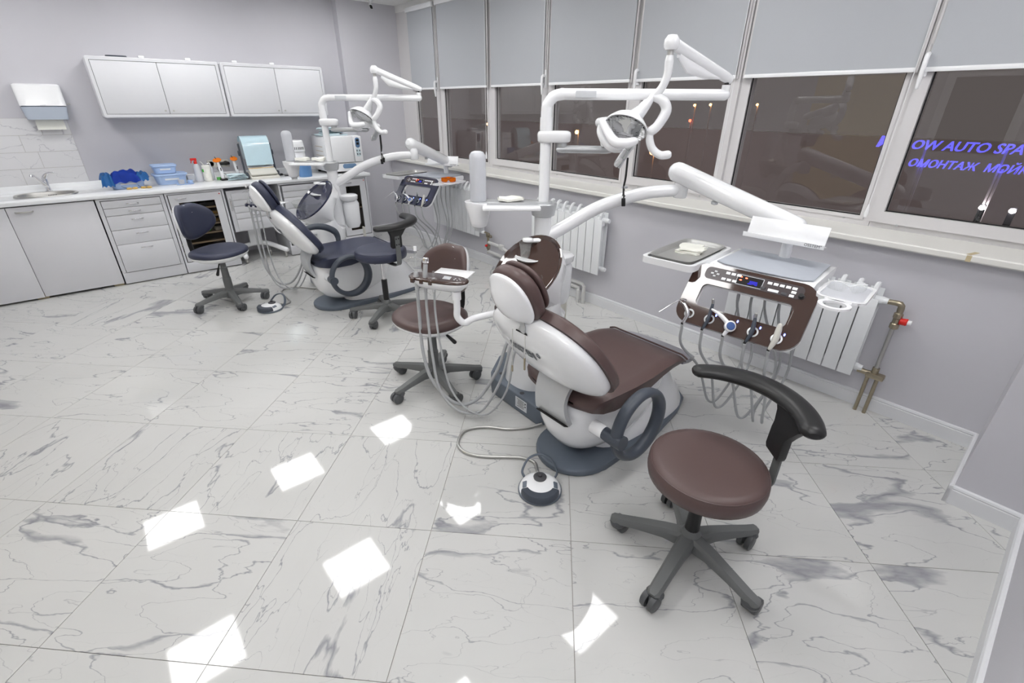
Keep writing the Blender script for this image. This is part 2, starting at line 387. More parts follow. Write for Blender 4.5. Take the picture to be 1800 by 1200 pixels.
finish(b2((0.26, -5.32, 2.665), (WX, 1.15, H)), 'lintel', 'ceil', wr, smooth=False)
wf = struct(finish(b2((-0.585, -5.56, 0), (WX, -5.32, H)), 'wall_front', 'wall', smooth=False))
finish(b2((X0, -5.68, 0), (-0.585, -5.56, H)), 'wall_section', 'wall', wf, smooth=False)
wl = struct(finish(b2((X0-.12, -5.56, 0), (X0, -3.2, H)), 'wall_left', 'wall', smooth=False))
finish(b2((X0-.12, -3.2, 0), (X0, -1.9, H)), 'wall_section', 'yellow', wl, smooth=False)
finish(b2((X0-.12, -1.9, 0), (X0, Y1, H)), 'wall_section', 'wall', wl, smooth=False)
d_ = struct(finish(b2((X0, -4.4, 0), (X0+.03, -3.5, 2.1)), 'door_1', 'trim', smooth=False))
finish(b2((X0+.03, -4.3, 1.1), (X0+.035, -3.6, 2.0)), 'pane', 'dark', d_, smooth=False)
finish(tb([(X0+.03, -3.6, 1.0), (X0+.07, -3.6, 1.0), (X0+.07, -3.75, 1.0)], .01, n=1), 'handle', 'chrome', d_)
# baseboards: profile with a rounded upper lip
def baseboard(name, a, b, nx, ny, h=0.095):
    a, b = Vector((*a, 0)), Vector((*b, 0)); d = (b-a); L = d.length
    prof = [(0, 0), (0.016, 0), (0.016, h-.022), (0.012, h-.018), (0.016, h-.012), (0.013, h-.003), (0.006, h), (0, h)]
    secs = []
    for e in (a, b): secs.append([(e.x+nx*p, e.y+ny*p, z) for p, z in prof])
    o = finish(loft(secs), name, 'trim', smooth=False); struct(o); return o
baseboard('baseboard_right', (0, -5.32), (0, 1.15), -1, 0)
baseboard('baseboard_front', (0, -5.32), (-0.601, -5.32), 0, 1)
baseboard('baseboard_front', (-0.585, -5.304), (-0.585, -5.56), -1, 0)
baseboard('baseboard_front', (-0.585, -5.56), (X0, -5.56), 0, 1)
baseboard('baseboard_back', (-0.50, 1.15), (0, 1.15), 0, -1)

# windows --------------------------------------------------------
GX = 0.30
panes = [(0.76, 0.262, 1.11, True), (0.105, -0.725, 1.06, False), (-0.88, -1.600, 1.11, True), (-1.745, -2.583, 1.065, False),
         (-2.722, -3.445, 1.11, True), (-3.575, -4.408, 1.058, False), (-4.523, -5.245, 1.10, True)]
bounds = [1.15, 0.185, -0.80, -1.675, -2.655, -3.51, -4.466, -5.32]
for k, (ya, yb, zb, sash) in enumerate(panes):
    y_hi, y_lo = bounds[k], bounds[k+1]
    zt = 2.60
    outer = [(y_hi-.001, 1.0), (y_lo+.001, 1.0), (y_lo+.001, 2.665), (y_hi-.001, 2.665)]
    ins = 0.035 if sash else 0.0
    innr = [(ya+ins, zb-ins), (yb-ins, zb-ins), (yb-ins, zt+ins), (ya+ins, zt+ins)]
    mt = Matrix(((0, 0, 1, 0), (1, 0, 0, 0), (0, 1, 0, 0), (0, 0, 0, 1)))
    w_ = struct(finish(frame_prism(outer, innr, GX-.035, GX+.035, mt), 'window_%d' % (k+1), 'frame', smooth=False))
    if sash:
        o2 = [(ya+.062, zb-.062), (yb-.062, zb-.062), (yb-.062, zt+.055), (ya+.062, zt+.055)]; i2 = [(ya, zb), (yb, zb), (yb, zt), (ya, zt)]
        finish(frame_prism(o2, i2, GX-.055, GX+.02, mt), 'sash', 'frame', w_, smooth=False)
    else:
        o2 = [(ya+.02, zb-.02), (yb-.02, zb-.02), (yb-.02, zt+.02), (ya+.02, zt+.02)]; i2 = [(ya, zb), (yb, zb), (yb, zt), (ya, zt)]
        finish(frame_prism(o2, i2, GX-.041, GX-.034, mt), 'bead', 'frame', w_, smooth=False)
    gs = [(ya+.001, zb-.001), (yb-.001, zb-.001), (yb-.001, zt+.001), (ya+.001, zt+.001)]; gi = [(ya-.006, zb+.006), (yb+.006, zb+.006), (yb+.006, zt-.006), (ya-.006, zt-.006)]
    finish(frame_prism(gs, gi, GX-.03, GX-.022, mt), 'gasket', 'rubber', w_, smooth=False)
    finish(b2((GX-.008, yb-.02, zb-.02), (GX-.003, ya+.02, zt+.02)), 'pane', 'pane', w_, smooth=False)
    # drain caps
    for yy in (ya-.08, yb+.08):
        finish(lathe([(0, 0), (.007, 0), (.006, .003), (0, .003)], 10, basis((GX-.0552 if sash else GX-.0352, yy, 1.035), (0, 1, 0), (0, 0, 1), (-1, 0, 0))), 'drain_cap', 'silver', w_)
def window_handle(y, k):
    p = bpy.data.objects['window_%d' % k]; bm = NB()
    box(bm, (GX-.062, y, 1.86), (.014, .028, .15), .005)
    tube(bm, [(GX-.07, y, 1.885), (GX-.10, y, 1.88), (GX-.105, y, 1.84), (GX-.102, y, 1.78), (GX-.098, y, 1.735)], [.011, .012, .012, .011, .009], seg=10, cap='round')
    finish(bm, 'window_handle', 'wpl', p)
window_handle(0.215, 1); window_handle(-1.645, 3); window_handle(-2.69, 5); window_handle(-4.485, 7)
# blinds ---------------------------------------------------------
bp = ['leftmost roller blind by the corner, its cassette showing at the ceiling', 'second roller blind from the corner, with a bead cord down its right edge', 'third roller blind from the corner, above the near pole of the far lamp',
      'fourth roller blind from the corner, behind the elbow of the near lamp pole', 'fifth roller blind from the corner, behind the spring arm of the near lamp', 'widest roller blind in full view, just left of the rightmost window handle', 'rightmost roller blind, cut by the right edge of the picture']
for k, (ya, yb, zb, sash) in enumerate(panes):
    a, b_ = ya+.035, yb-.035
    if k == 0: a = ya+.04
    t = thing('roller_blind', bp[k], 'blind', (GX-.075, (a+b_)/2, 1.815), 0, 'grey roller blinds over the windows')
    hw = (a-b_)/2
    finish(b2((-.001, -hw, .005), (.001, hw, .84)), 'fabric', 'blind', t, smooth=False)
    finish(bx((0, 0, .002), (.012, 2*hw+.004, .022), .003), 'bottom_bar', 'wpl', t)
    bm = bx((.0, 0, .835), (.045, 2*hw+.03, .05), .012); finish(bm, 'cassette', 'wpl', t)
    for s_ in (-1, 1): finish(bx((.012, s_*(hw+.008), .42), (.012, .014, .86), .002), 'guide_rail', 'frame', t)
    if k in (1, 2, 4, 5):
        L = -.70 if k == 1 else -.74
        c = finish(tb([(-.018, -hw-.006, .8), (-.02, -hw-.008, L*.5), (-.02, -hw-.006, L+.05)], .0018, seg=6), 'cord', 'wpl', t)
        finish(lathe([(0, -.045), (.008, -.042), (.0125, -.02), (.010, .0), (.004, .03), (0, .035)], 14, Matrix.Translation((-.02, -hw-.006, L+.03))), 'cord_weight', 'wpl', c)
# sill
bm = NB()
prof = [(-.055, .968), (-.062, .975), (-.062, .998), (-.055, 1.004), (GX-.03, 1.004), (GX-.03, .962), (0.0, .962), (0.0, .968)]
secs = [[(x, y, z) for x, z in prof] for y in (1.148, -5.318)]
sill = struct(finish(loft(secs), 'trim_1', 'sill', smooth=False))
finish(bx((-.02, -4.99, 1.0045), (.5*.16, .02, .0012), 0, Euler((0, 0, -.25))), 'tape', 'wood', sill, smooth=False)
finish(bx((-.0628, -4.985, .986), (.001, .02, .03)), 'tape', 'wood', sill, smooth=False)

# ceiling light panels -------------------------------------------
n_ = 0
for ix, x in enumerate((-3.66, -2.265, -.85)):
    for iy, y in enumerate((.26, -1.62, -3.5, -5.0)):
        if iy == 3: y = -5.1  # row out of view; its window-side panel is added to brighten the near corner
        t = thing('ceiling_light', 'square ceiling light panel, %s from the window wall, %s from the cabinet wall' % (('third', 'second', 'first')[ix], ('first', 'second', 'third', 'fourth')[iy]), 'light', (x, y, H), 0, 'ceiling light panels')
        finish(frame_prism(rrect(.58, .56, .02), rrect(.535, .515, .012), -.014, 0), 'frame', 'trim', t, smooth=False)
        finish(b2((-.267, -.257, -.010), (.267, .257, -.004)), 'diffuser', 'light', t, smooth=False)

# outside --------------------------------------------------------
yard = finish(b2((2, -60, -4.2), (70, 60, -4.0)), 'trim_2', 'asphalt', smooth=False); struct(yard); yard.name = 'yard_ground'
fac = struct(finish(b2((30, -60, -4.0), (31, 60, .2)), 'far_facade', 'outwall', smooth=False))
# lettering of the car service across the yard
def sign_text(s, x, y, z, size, label):
    mt = basis((x, y, z), (0, -1, 0), (0, 0, 1), (-1, 0, 0))
    bm = text_bm(s, size, .04, .25, size*.012, True); xf(bm, bm.verts, mt); c = Vector((x, y, z))
    xf(bm, bm.verts, Matrix.Translation(-c)); o = finish(bm, 'sign_lettering', 'sign', smooth=False); o.location = c
    tag(o, label, 'sign'); return o
for s_, y, z, sz, lb in (('M', -1.37, .87, .36, 'violet glowing letter M across the yard, left of the mullion'), ('OW AUTO SPA', -2.08, .84, .285, 'violet glowing OW AUTO SPA lettering seen through the rightmost window'), ('ОМОНТАЖ  МОЙКА', -2.14, .44, .232, 'lower line of violet glowing Cyrillic lettering seen through the rightmost window')):
    o = sign_text(s_, 12.0, y, z, sz, lb)
    for q in ((-.15,) if s_ == 'M' else (-.3, -1.7)): finish(b2((.05, q-.02, -4.9), (.09, q+.02, .0)), 'post', 'outwall', o, smooth=False)
def street_lamp(x, y, z, m, r, label):
    t = thing('street_lamp', label, 'lamp', (x, y, -4.0), 0)
    finish(tb([(0.05, 0, 0), (0.05, 0, z+4.0+r)], .035, n=1, seg=8), 'pole', 'outwall', t)
    finish(lathe([(0, -r), (r*.7, -r*.7), (r, 0), (r*.7, r*.7), (0, r)], 12, Matrix.Translation((-r, 0, z+4.0))), 'lamp_head', m, t)
LAMPS = [(25, 44.6, 1.234, 'streetlamp', .07, 'small yellow street lamp seen through the leftmost window'), (25, 31.5, .11, 'streetlamp', .11, 'orange street lamp seen at the right edge of the second window'),
         (25, 20.68, -.116, 'streetlamp', .14, 'orange street lamp seen through the fourth window'), (25, 13.94, -1.036, 'streetlamp', .17, 'large orange street lamp seen low in the fifth window'),
         (25, 11.51, 1.684, 'streetlamp', .07, 'left one of two small street lamps high in the fifth window'), (25, 10.52, 1.717, 'streetlamp', .07, 'right one of two small street lamps high in the fifth window'),
         (25, 11.65, .861, 'redlamp', .08, 'small red lamp seen in the fifth window'), (25, 7.84, 1.725, 'streetlamp', .06, 'small street lamp at the left edge of the sixth window')]
for a in LAMPS: street_lamp(*a)
for y, lb in ((-3.79, 'left headlamp of the car outside the rightmost window'), (-4.29, 'right headlamp of the car outside the rightmost window')):
    t = thing('headlamp', lb, 'lamp', (12.0, y, -.38)); finish(lathe([(0, -.06), (.055, -.03), (.06, 0), (.04, .04), (0, .05)], 12), 'lens', 'carlamp', t)
    finish(b2((.05, -.06, -3.3), (.14, .06, .06)), 'mount', 'black', t, smooth=False)

# ================================================================ CABINETS
FY = 0.69                                           # front plane of the base units
BK = Y1
def bow_handle(bm_parent, x, z, w=.10, y=FY, name='handle', m='chrome'):
    bm = NB(); tube(bm, [(x-w/2, y-.001, z), (x-w/2+.006, y-.022, z), (x-w*.2, y-.028, z+.001), (x, y-.029, z), (x+w*.2, y-.028, z+.001), (x+w/2-.006, y-.022, z), (x+w/2, y-.001, z)], .0055, seg=8, n=3, flat=(1, .7))
    return finish(bm, name, m, bm_parent)
# sink cupboard: two plain doors on wooden blocks
t = thing('sink_cabinet', 'white laminate sink cupboard with flat doors raised on wooden blocks, left end', 'cabinet', (-3.9, FY, 0))
def loc(o, t): 
    o.location = -Vector(t.location); return o
def pt(bm, name, m, t, **k):            # part modelled in room coordinates under a thing
    xf(bm, bm.verts, Matrix.Translation(-Vector(t.location))); return finish(bm, name, m, t, **k)
pt(b2((-4.46, FY+.012, .055), (-3.30, BK-.01, .745)), 'carcass', 'cab', t, smooth=False)
pt(b2((-4.455, FY-.008, .018), (-3.883, FY+.010, .828), .0015), 'door', 'cab', t)
d2 = pt(b2((-3.878, FY-.008, .022), (-3.285, FY+.010, .828), .0015), 'door', 'cab', t)
bm = NB(); tube(bm, [(-3.828, FY-.008, .785), (-3.82, FY-.03, .785), (-3.77, FY-.036, .785), (-3.72, FY-.03, .785), (-3.713, FY-.008, .785)], .007, seg=8, n=4, flat=(1, .6)); pt(bm, 'handle', 'steel', t)
for x in (-4.40, -3.90, -3.33): pt(b2((x-.04, FY+.02, .0), (x+.04, FY+.14, .05)), 'block', 'wood', t, smooth=False)
pt(b2((-4.46, FY+.20, 0), (-3.30, FY+.215, .06)), 'kickboard', 'dark', t, smooth=False)

def unit_box(t, x0, x1, z0=.012, z1=.832, plinth=True):
    pt(b2((x0+.004, FY+.0, z0 if plinth else z0), (x0+.022, BK-.01, z1)), 'side_panel', 'cab2', t, smooth=False)
    pt(b2((x1-.022, FY+.0, z0), (x1-.004, BK-.01, z1)), 'side_panel', 'cab2', t, smooth=False)
    pt(b2((x0+.022, FY+.0, z1-.016), (x1-.022, BK-.01, z1)), 'top_rail', 'cab2', t, smooth=False)
    if plinth: pt(b2((x0+.006, FY-.004, z0-.002), (x1-.006, FY+.02, .118), .002), 'plinth', 'cab2', t)
def drawers(t, x0, x1, zs, gap=.004, hw=.10, hx=None, open_=()):
    for i in range(len(zs)-1):
        zt, zb = zs[i]-gap/2, zs[i+1]+gap/2
        q = .012 if i in open_ else 0
        d = pt(b2((x0+gap, FY-.004-q, zb), (x1-gap, FY+.4, zt), .0015), 'drawer', 'cab2', t)
        hx_ = hx if hx is not None else (x0+x1)/2
        zz = zt-min(.04, (zt-zb)*.5)
        o = bow_handle(None, hx_, zz, hw, FY-.004-q); o.location = -Vector(t.location); o.parent = d
t = thing('drawer_cabinet', 'white five-drawer base cabinet between the sink cupboard and the near glass-front cabinet', 'cabinet', (-3.0, FY, 0))
unit_box(t, -3.278, -2.738); pt(b2((-3.258, FY+.41, .12), (-2.76, BK-.01, .81)), 'carcass', 'cab2', t, smooth=False)
drawers(t, -3.242, -2.772, [.812, .742, .672, .536, .396, .124], open_=(4,))
pt(b2((-3.256, FY+.002, .12), (-3.242, FY+.41, .816)), 'stile', 'cab2', t, smooth=False); pt(b2((-2.772, FY+.002, .12), (-2.758, FY+.41, .816)), 'stile', 'cab2', t, smooth=False)

def glass_cabinet(x0, x1, label, drawer_z=None, contents=True, ox=0.0):
    t = thing('glass_cabinet', label, 'cabinet', ((x0+x1)/2, FY, 0))
    unit_box(t, x0, x1)
    pt(b2((x0+.024, BK-.03, .12), (x1-.024, BK-.02, .82)), 'back_panel', 'brownshelf', t, smooth=False)
    pt(b2((x0+.022, FY+.03, .118), (x1-.022, BK-.03, .128)), 'bottom_panel', 'brownshelf', t, smooth=False)
    mt = Matrix(((1, 0, 0, 0), (0, 0, 1, 0), (0, 1, 0, 0), (0, 0, 0, 1)))
    zt = .812
    gx0, gx1, gz0, gz1 = x0+.105, x1-.105, .19, .733
    o_ = [(x0+.030, .128), (x1-.030, .128), (x1-.030, zt), (x0+.030, zt)]; i_ = [(gx0, gz0), (gx1, gz0), (gx1, gz1), (gx0, gz1)]
    d = pt(frame_prism(o_, i_, FY-.006, FY+.014, mt), 'door', 'cab2', t, smooth=False)
    p_ = finish(b2((gx0-.004, FY+.003, gz0-.004), (gx1+.004, FY+.006, gz1+.004)), 'pane', 'cabglass', None, smooth=False); p_.location = -Vector(t.location); p_.parent = d
    bow_ = bow_handle(None, x0+.13, .775, .10, FY-.006); bow_.location = -Vector(t.location); bow_.parent = d
    lk = finish(lathe([(0, 0), (.006, 0), (.006, .004), (0, .004)], 10, basis((x1-.05, FY-.006, .79), (1, 0, 0), (0, 0, 1), (0, -1, 0))), 'lock', 'red', None); lk.location = -Vector(t.location); lk.parent = d
    for z in ((.655, .567, .483, .391, .30, .215) if contents else (.46,)):
        pt(b2((x0+.024, FY+.045, z-.004), (x1-.024, BK-.04, z+.004)), 'shelf', 'brownshelf', t, smooth=False)
        pt(b2((x0+.024, FY+.035, z-.006), (x1-.024, FY+.047, z+.010)), 'shelf_edge', 'shelfedge', t, smooth=False)
    return t
glass_cabinet(-2.738, -2.205, 'white cabinet with a glass door over brown shelves, behind the navy backrest stool')
ORD = ['topmost', 'second from top', 'third from top', 'fourth from top', 'fifth from top', 'sixth from top', 'seventh from top', 'eighth from top', 'lowest']
rnd = random.Random(3)
for zi, z in enumerate((.655, .567, .483, .391)):
    for k in range(4):
        x = -2.61+k*.095+rnd.uniform(-.01, .01); h = rnd.uniform(.03, .05)
        o = finish(b2((-.035, -.03, 0), (.035, .03, h), .008), 'supply_packet', rnd.choice(('label', 'mask', 'amber', 'green', 'slate')), smooth=True); o.location = (x, FY+.12+rnd.uniform(0, .03), z+.0042); o.rotation_euler = (0, 0, rnd.uniform(-.4, .4))
        tag(o, '%s supply packet on the %s brown shelf behind the near glass door' % (('leftmost', 'second', 'third', 'rightmost')[k], ('top', 'second', 'third', 'fourth')[zi]), 'packet', 'packets in the near glass cabinet')
# mobile drawer unit on a C frame with casters
t = thing('mobile_drawer_unit', 'white mobile drawer unit on a tubular frame with casters, behind the navy dental chair', 'cabinet', (-1.96, FY, 0))
MY = FY+.03
pt(b2((-2.185, MY, .36), (-1.745, MY+.44, .80)), 'body', 'cab2', t, smooth=False)
pt(b2((-2.15, MY-.006, .365), (-1.75, MY, .40)), 'rail', 'cab2', t, smooth=False)
zs = [.772, .700, .636, .564, .498, .372]
for i in range(5):
    d = pt(b2((-2.145, MY-.016, zs[i+1]+.002), (-1.76, MY, zs[i]-.002), .0015), 'drawer', 'cab2', t)
    o = bow_handle(None, -1.94, (zs[i]+zs[i+1])/2 if i < 4 else .455, .085, MY-.016); o.location = -Vector(t.location); o.parent = d
pt(tb([(-2.165, MY-.018, .60), (-2.165, MY-.032, .62), (-2.165, MY-.032, .70), (-2.165, MY-.018, .72)], .006, n=3, seg=8), 'handle', 'chrome', t)
pt(tb([(-2.155, MY-.05, .085), (-2.14, MY+.12, .15), (-2.0, MY+.22, .155), (-1.86, MY+.18, .15), (-1.71, MY-.04, .09)], .028, n=5, seg=12, cap='round'), 'foot_frame', 'wpl', t)
pt(b2((-2.03, MY+.18, .15), (-1.90, MY+.24, .37)), 'column', 'wpl', t, smooth=False)
for x, y in ((-2.15, MY-.01), (-1.72, MY-.02), (-1.84, MY+.17), (-2.1, MY+.19)):
    bm = NB(); lathe([(0, -.012), (.020, -.011), (.026, -.006), (.026, .006), (.020, .011), (0, .012)], 14, basis((x, y, .026), (0, 1, 0), (0, 0, 1), (1, 0, 0)), bm); box(bm, (x, y, .055), (.03, .035, .025), .006); tube(bm, [(x, y, .06), (x, y, .10)], .008, n=1, seg=8)
    pt(bm, 'caster', 'steel', t)
t = thing('drawer_cabinet', 'white four-drawer base cabinet behind the navy spittoon bowl', 'cabinet', (-1.3, FY, 0))
unit_box(t, -1.66, -.985); pt(b2((-1.63, FY+.41, .12), (-1.02, BK-.01, .81)), 'carcass', 'cab2', t, smooth=False)
drawers(t, -1.622, -1.005, [.806, .741, .673, .551, .40, .124], hx=-1.28)
glass_cabinet(-.985, -.592, 'white cabinet with a glass door at the right end of the worktop', contents=False)
t = thing('worktop', 'long continuous white worktop with rounded front edge over the base cabinets', 'worktop', (-2.5, 1.0, .84))
slab_ = pt(b2((-4.5, FY-.045, .84), (-.556, BK-.001, .876), .009), 'slab', 'top', t)
cut_ = finish(loft([sup(-3.6, 1.0, z, .212, .158, 2.6, 48) for z in (.80, .92)]), 'cutter', 'top'); slab_.parent = None; slab_.location = t.location
md_ = slab_.modifiers.new('hole', 'BOOLEAN'); md_.operation = 'DIFFERENCE'; md_.object = cut_; md_.solver = 'EXACT'
dg_ = bpy.context.evaluated_depsgraph_get(); dg_.update(); nm_ = bpy.data.meshes.new_from_object(slab_.evaluated_get(dg_)); slab_.modifiers.clear(); slab_.data = nm_; slab_.parent = t; slab_.location = (0, 0, 0)
bpy.data.objects.remove(cut_, do_unlink=True)
secs = [[(x, BK-.001, .876), (x, BK-.001, .935), (x, BK-.008, .938), (x, BK-.014, .93), (x, BK-.022, .895), (x, BK-.05, .8765)] for x in (-4.5, -.556)]
pt(loft(secs), 'upstand', 'top', t)
# sink + tap
t = thing('sink', 'oval inset stainless steel sink at the left end of the worktop', 'sink', (-3.6, 1.0, .876))
secs = []
for (hx, hy, z, e) in ((.228, .175, .0005, 2.6), (.226, .173, .006, 2.6), (.212, .158, .007, 2.6), (.203, .149, .002, 2.6), (.196, .142, -.02, 2.8), (.185, .132, -.11, 2.8), (.16, .11, -.125, 2.8)):
    secs.append(sup(0, 0, z, hx, hy, e, 40))
bm = NB(); rings = [[bm.verts.new(p) for p in s] for s in secs]
for a, b in zip(rings, rings[1:]):
    for k in range(40): bm.faces.new((a[k], a[(k+1) % 40], b[(k+1) % 40], b[k]))
bm.faces.new(rings[-1]); finish(bm, 'basin', 'steel', t)
finish(lathe([(.0, -.121), (.03, -.121), (.032, -.1235), (.0, -.1235)], 18), 'drain', 'chrome', t)
for k in range(6): finish(b2((.0+k*.011, .136, -.045), (.006+k*.011, .144, -.022)), 'overflow_slot', 'dark', t, smooth=False)
t = thing('tap', 'chrome single-lever mixer tap behind the oval sink', 'tap', (-3.585, 1.20, .876))
finish(lathe([(0, 0), (.028, 0), (.028, .008), (.021, .014), (.019, .05), (.022, .09), (.020, .12), (0, .125)], 18), 'body', 'chrome', t)
finish(tb([(0, -.01, .045), (-.03, -.06, .10), (-.055, -.11, .15), (-.07, -.135, .165), (-.075, -.145, .150)], [.015, .014, .012, .011], seg=12), 'spout', 'chrome', t)
finish(tb([(0, 0, .115), (.012, -.005, .14), (.04, -.02, .165), (.085, -.045, .17)], [.02, .018, .008, .006], seg=10, cap='round'), 'lever', 'chrome', t)
# splash tiles behind the sink
sp = thing('splashback', 'marbled tile splashback on the wall behind the sink', 'splashback', (-3.7, BK, .938))
pt(b2((-4.35, BK-.006, .938), (-3.262, BK-.001, 1.512)), 'backing', 'grout', sp, smooth=False)
for r in range(4):
    z0 = .938+r*.1435; off = (.0, .24, .12, .36)[r]; x = -3.262
    edges = [-3.262]
    x = -3.262-.46+off*.7
    while x > -4.35: edges.append(x); x -= .46
    edges.append(-4.35)
    for a, b in zip(edges, edges[1:]):
        if a-b < .02: continue
        o = finish(b2((-(a-b)/2+.001, -.004, .001), ((a-b)/2-.001, .0, .1425), .0006), 'tile', 'marblew', None, smooth=False)
        o.location = ((a+b)/2+3.7, -.006, z0-.938); o.parent = sp
        # stand the marble pattern upright
# towel dispenser
t = thing('towel_dispenser', 'white wall-mounted paper towel dispenser with grey-blue translucent lower half', 'dispenser', (-3.385, BK, 1.50))
def disp(z0, z1, w0, w1, d0, d1): return loft([[(x, -y, z) for x, y, _ in sup(0, d/2, z, w/2, d/2, 6, 32)] for z, w, d in ((z0, w0, d0), ((z0+z1)/2, (w0+w1)/2, (d0+d1)/2), (z1-.012, w1, d1), (z1, w1-.03, d1-.02))])
finish(disp(.115, .292, .325, .33, .135, .10), 'cover', 'wpl', t)
finish(disp(.0, .115, .29, .322, .115, .133), 'window', mat('blue-grey translucent', srgb(196, 206, 220), .2, trans=.1), t)
finish(lathe([(0, 0), (.006, 0), (.006, .01), (.003, .012), (.003, .02), (.007, .022), (.006, .03), (0, .03)], 10, basis((.166, -.06, .13), (0, 1, 0), (0, 0, 1), (1, 0, 0))), 'key', 'steel', t)
tb_ = finish(b2((-.02, -.137, .118), (.02, -.1345, .124)), 'badge', 'label', t, smooth=False)
bm = loft([[(-.10+q, -.05-.012*abs(z)*20, z) for q in (0, .2)]+[(.10, -.053-.012*abs(z)*20, z), (-.10, -.053-.012*abs(z)*20, z)] for z in (.005, -.04, -.085)]); finish(bm, 'paper', 'paper', t, smooth=False)
# wall cabinets
def wall_cabinet(x0, x1, label, vent):
    zb, zt = 1.512, 2.022; FYW = .95
    t = thing('wall_cabinet', label, 'cabinet', ((x0+x1)/2, BK, zb), 0)
    mt = Matrix(((1, 0, 0, 0), (0, 0, 1, 0), (0, 1, 0, 0), (0, 0, 0, 1)))
    cx_, cz_ = (x0+x1)/2, (zb+zt)/2; rg = []
    for ww, rr, yy in ((0, .022, BK-.002), (0, .022, FYW+.014), (.006, .02, FYW+.005), (.016, .016, FYW), (.062, .003, FYW), (.062, .003, BK-.002)):
        rg.append([(x, yy, z) for x, z in rrect(x1-x0-ww, zt-zb-ww, rr, 5, cx_, cz_)])
    rg.append(rg[0]); bm = loft(rg, closed_ends=False); bmesh.ops.remove_doubles(bm, verts=bm.verts, dist=1e-6)
    pt(bm, 'casing', 'cab2', t)
    pt(b2((x0+.03, FYW+.03, zb+.03), (x1-.03, FYW+.04, zt-.03)), 'back_panel', 'dark', t, smooth=False)
    xm = (x0+x1)/2
    for a, b, kx in ((x0+.034, xm-.002, xm-.034), (xm+.002, x1-.034, xm+.034)):
        d = pt(b2((a, FYW+.003, zb+.034), (b, FYW+.02, zt-.034), .0015), 'door', 'cab2', t)
        k_ = finish(lathe([(0, 0), (.004, 0), (.004, .012), (.009, .016), (.009, .02), (0, .022)], 12, basis((kx, FYW+.003, zb+.062), (1, 0, 0), (0, 0, 1), (0, -1, 0))), 'knob', 'steel', None); k_.location = -Vector(t.location); k_.parent = d
    for x in vent: pt(bx((x, 1.0, zt+.011), (.05, .03, .022), .008), 'bracket_cap', 'wpl', t)
wall_cabinet(-2.985, -1.915, 'white two-door wall cabinet, the one nearer the towel dispenser', (-2.55, -2.17))
wall_cabinet(-1.905, -.852, 'white two-door wall cabinet, the one nearer the corner', (-1.75, -1.38))
t = tag(finish(prism(rrect(.16, .10, .03), 0, .012, .004), 'spectacles_case', 'slate2'), 'dark flat case lying on top of the wall cabinet near the towel dispenser', 'case'); t.location = (-2.74, 1.02, 2.0225)
# security camera by the ceiling corner
t = thing('security_camera', 'small security camera hanging from the ceiling near the window corner', 'camera', (-.14, .98, H))
finish(lathe([(0, 0), (.03, 0), (.03, -.012), (.01, -.02), (.008, -.04), (0, -.04)], 14), 'mount', 'wpl', t)
finish(tb([(0, 0, -.035), (-.02, -.03, -.05)], .008, n=1), 'arm', 'wpl', t)
m_ = basis((-.02, -.035, -.065), (1, 0, 0), (0, .45, .9), (-.3, -.85, -.42))
finish(prism(rrect(.042, .055, .012), -.03, .035, .004, mtx=m_), 'housing', 'wpl', t)
finish(prism(rrect(.034, .045, .01), .035, .038, 0, mtx=m_), 'lens', 'black', t)
# radiators ------------------------------------------------------
def radiator(y0, y1, zb, zt, n, label, backz=.07):
    t = thing('radiator', label, 'radiator', (-.08, (y0+y1)/2, zb), 0)
    pw = (y1-y0)/n; hgt = zt-zb; proto = None
    for k in range(n):
        if proto is None:
            bm = NB(); q = pw*.455
            prism([(-.045, -q), (-.045, q), (-.037, q), (-.037, -q)], 0, hgt, .002, bm)                # front plate
            box(bm, (-.005, 0, hgt/2+.03), (.07, .014, hgt), .004)                                    # web
            prism([(.030, -q*.9), (.030, q*.9), (.036, q*.9), (.036, -q*.9)], .04, hgt+backz-.02, .002, bm)  # rear plate
            tube(bm, [(-.03, 0, hgt-.01), (-.015, 0, hgt+.035), (.01, 0, hgt+backz), (.034, 0, hgt+backz)], [.012, .014, .014, .012], seg=8, n=3)
            prism([(-.030, -q*.9), (-.030, q*.9), (.0, q*.9), (.0, -q*.9)], hgt-.055, hgt-.02, .004, bm)
            proto = finish(bm, 'section', 'rad', t); proto.location = (0, y0+pw*.5-(y0+y1)/2, 0); c = proto
        else:
            c = proto.copy(); COL.objects.link(c); c.location = (0, y0+pw*(k+.5)-(y0+y1)/2, 0)
    bm = NB(); tube(bm, [(.01, (y0-y1)/2-.008, hgt-.01), (.01, (y1-y0)/2+.008, hgt-.01)], .022, n=1); tube(bm, [(.01, (y0-y1)/2-.008, .045), (.01, (y1-y0)/2+.008, .045)], .022, n=1)
    finish(bm, 'manifold', 'rad', t)
    for zz in (hgt-.01, .045):
        bm = tb([(.01, (y0-y1)/2-.005, zz), (.01, (y0-y1)/2-.03, zz)], [.021, .017], n=1); finish(bm, 'end_plug', 'rad', t)
    return t
radiator(-1.04, -.10, .33, .80, 12, 'white sectional radiator near the corner, behind the navy console')
radiator(-2.76, -1.90, .33, .80, 10, 'white sectional radiator behind the near spittoon column')
radiator(-4.72, -3.90, .225, .70, 10, 'white sectional radiator behind the brown console, with a red tap')
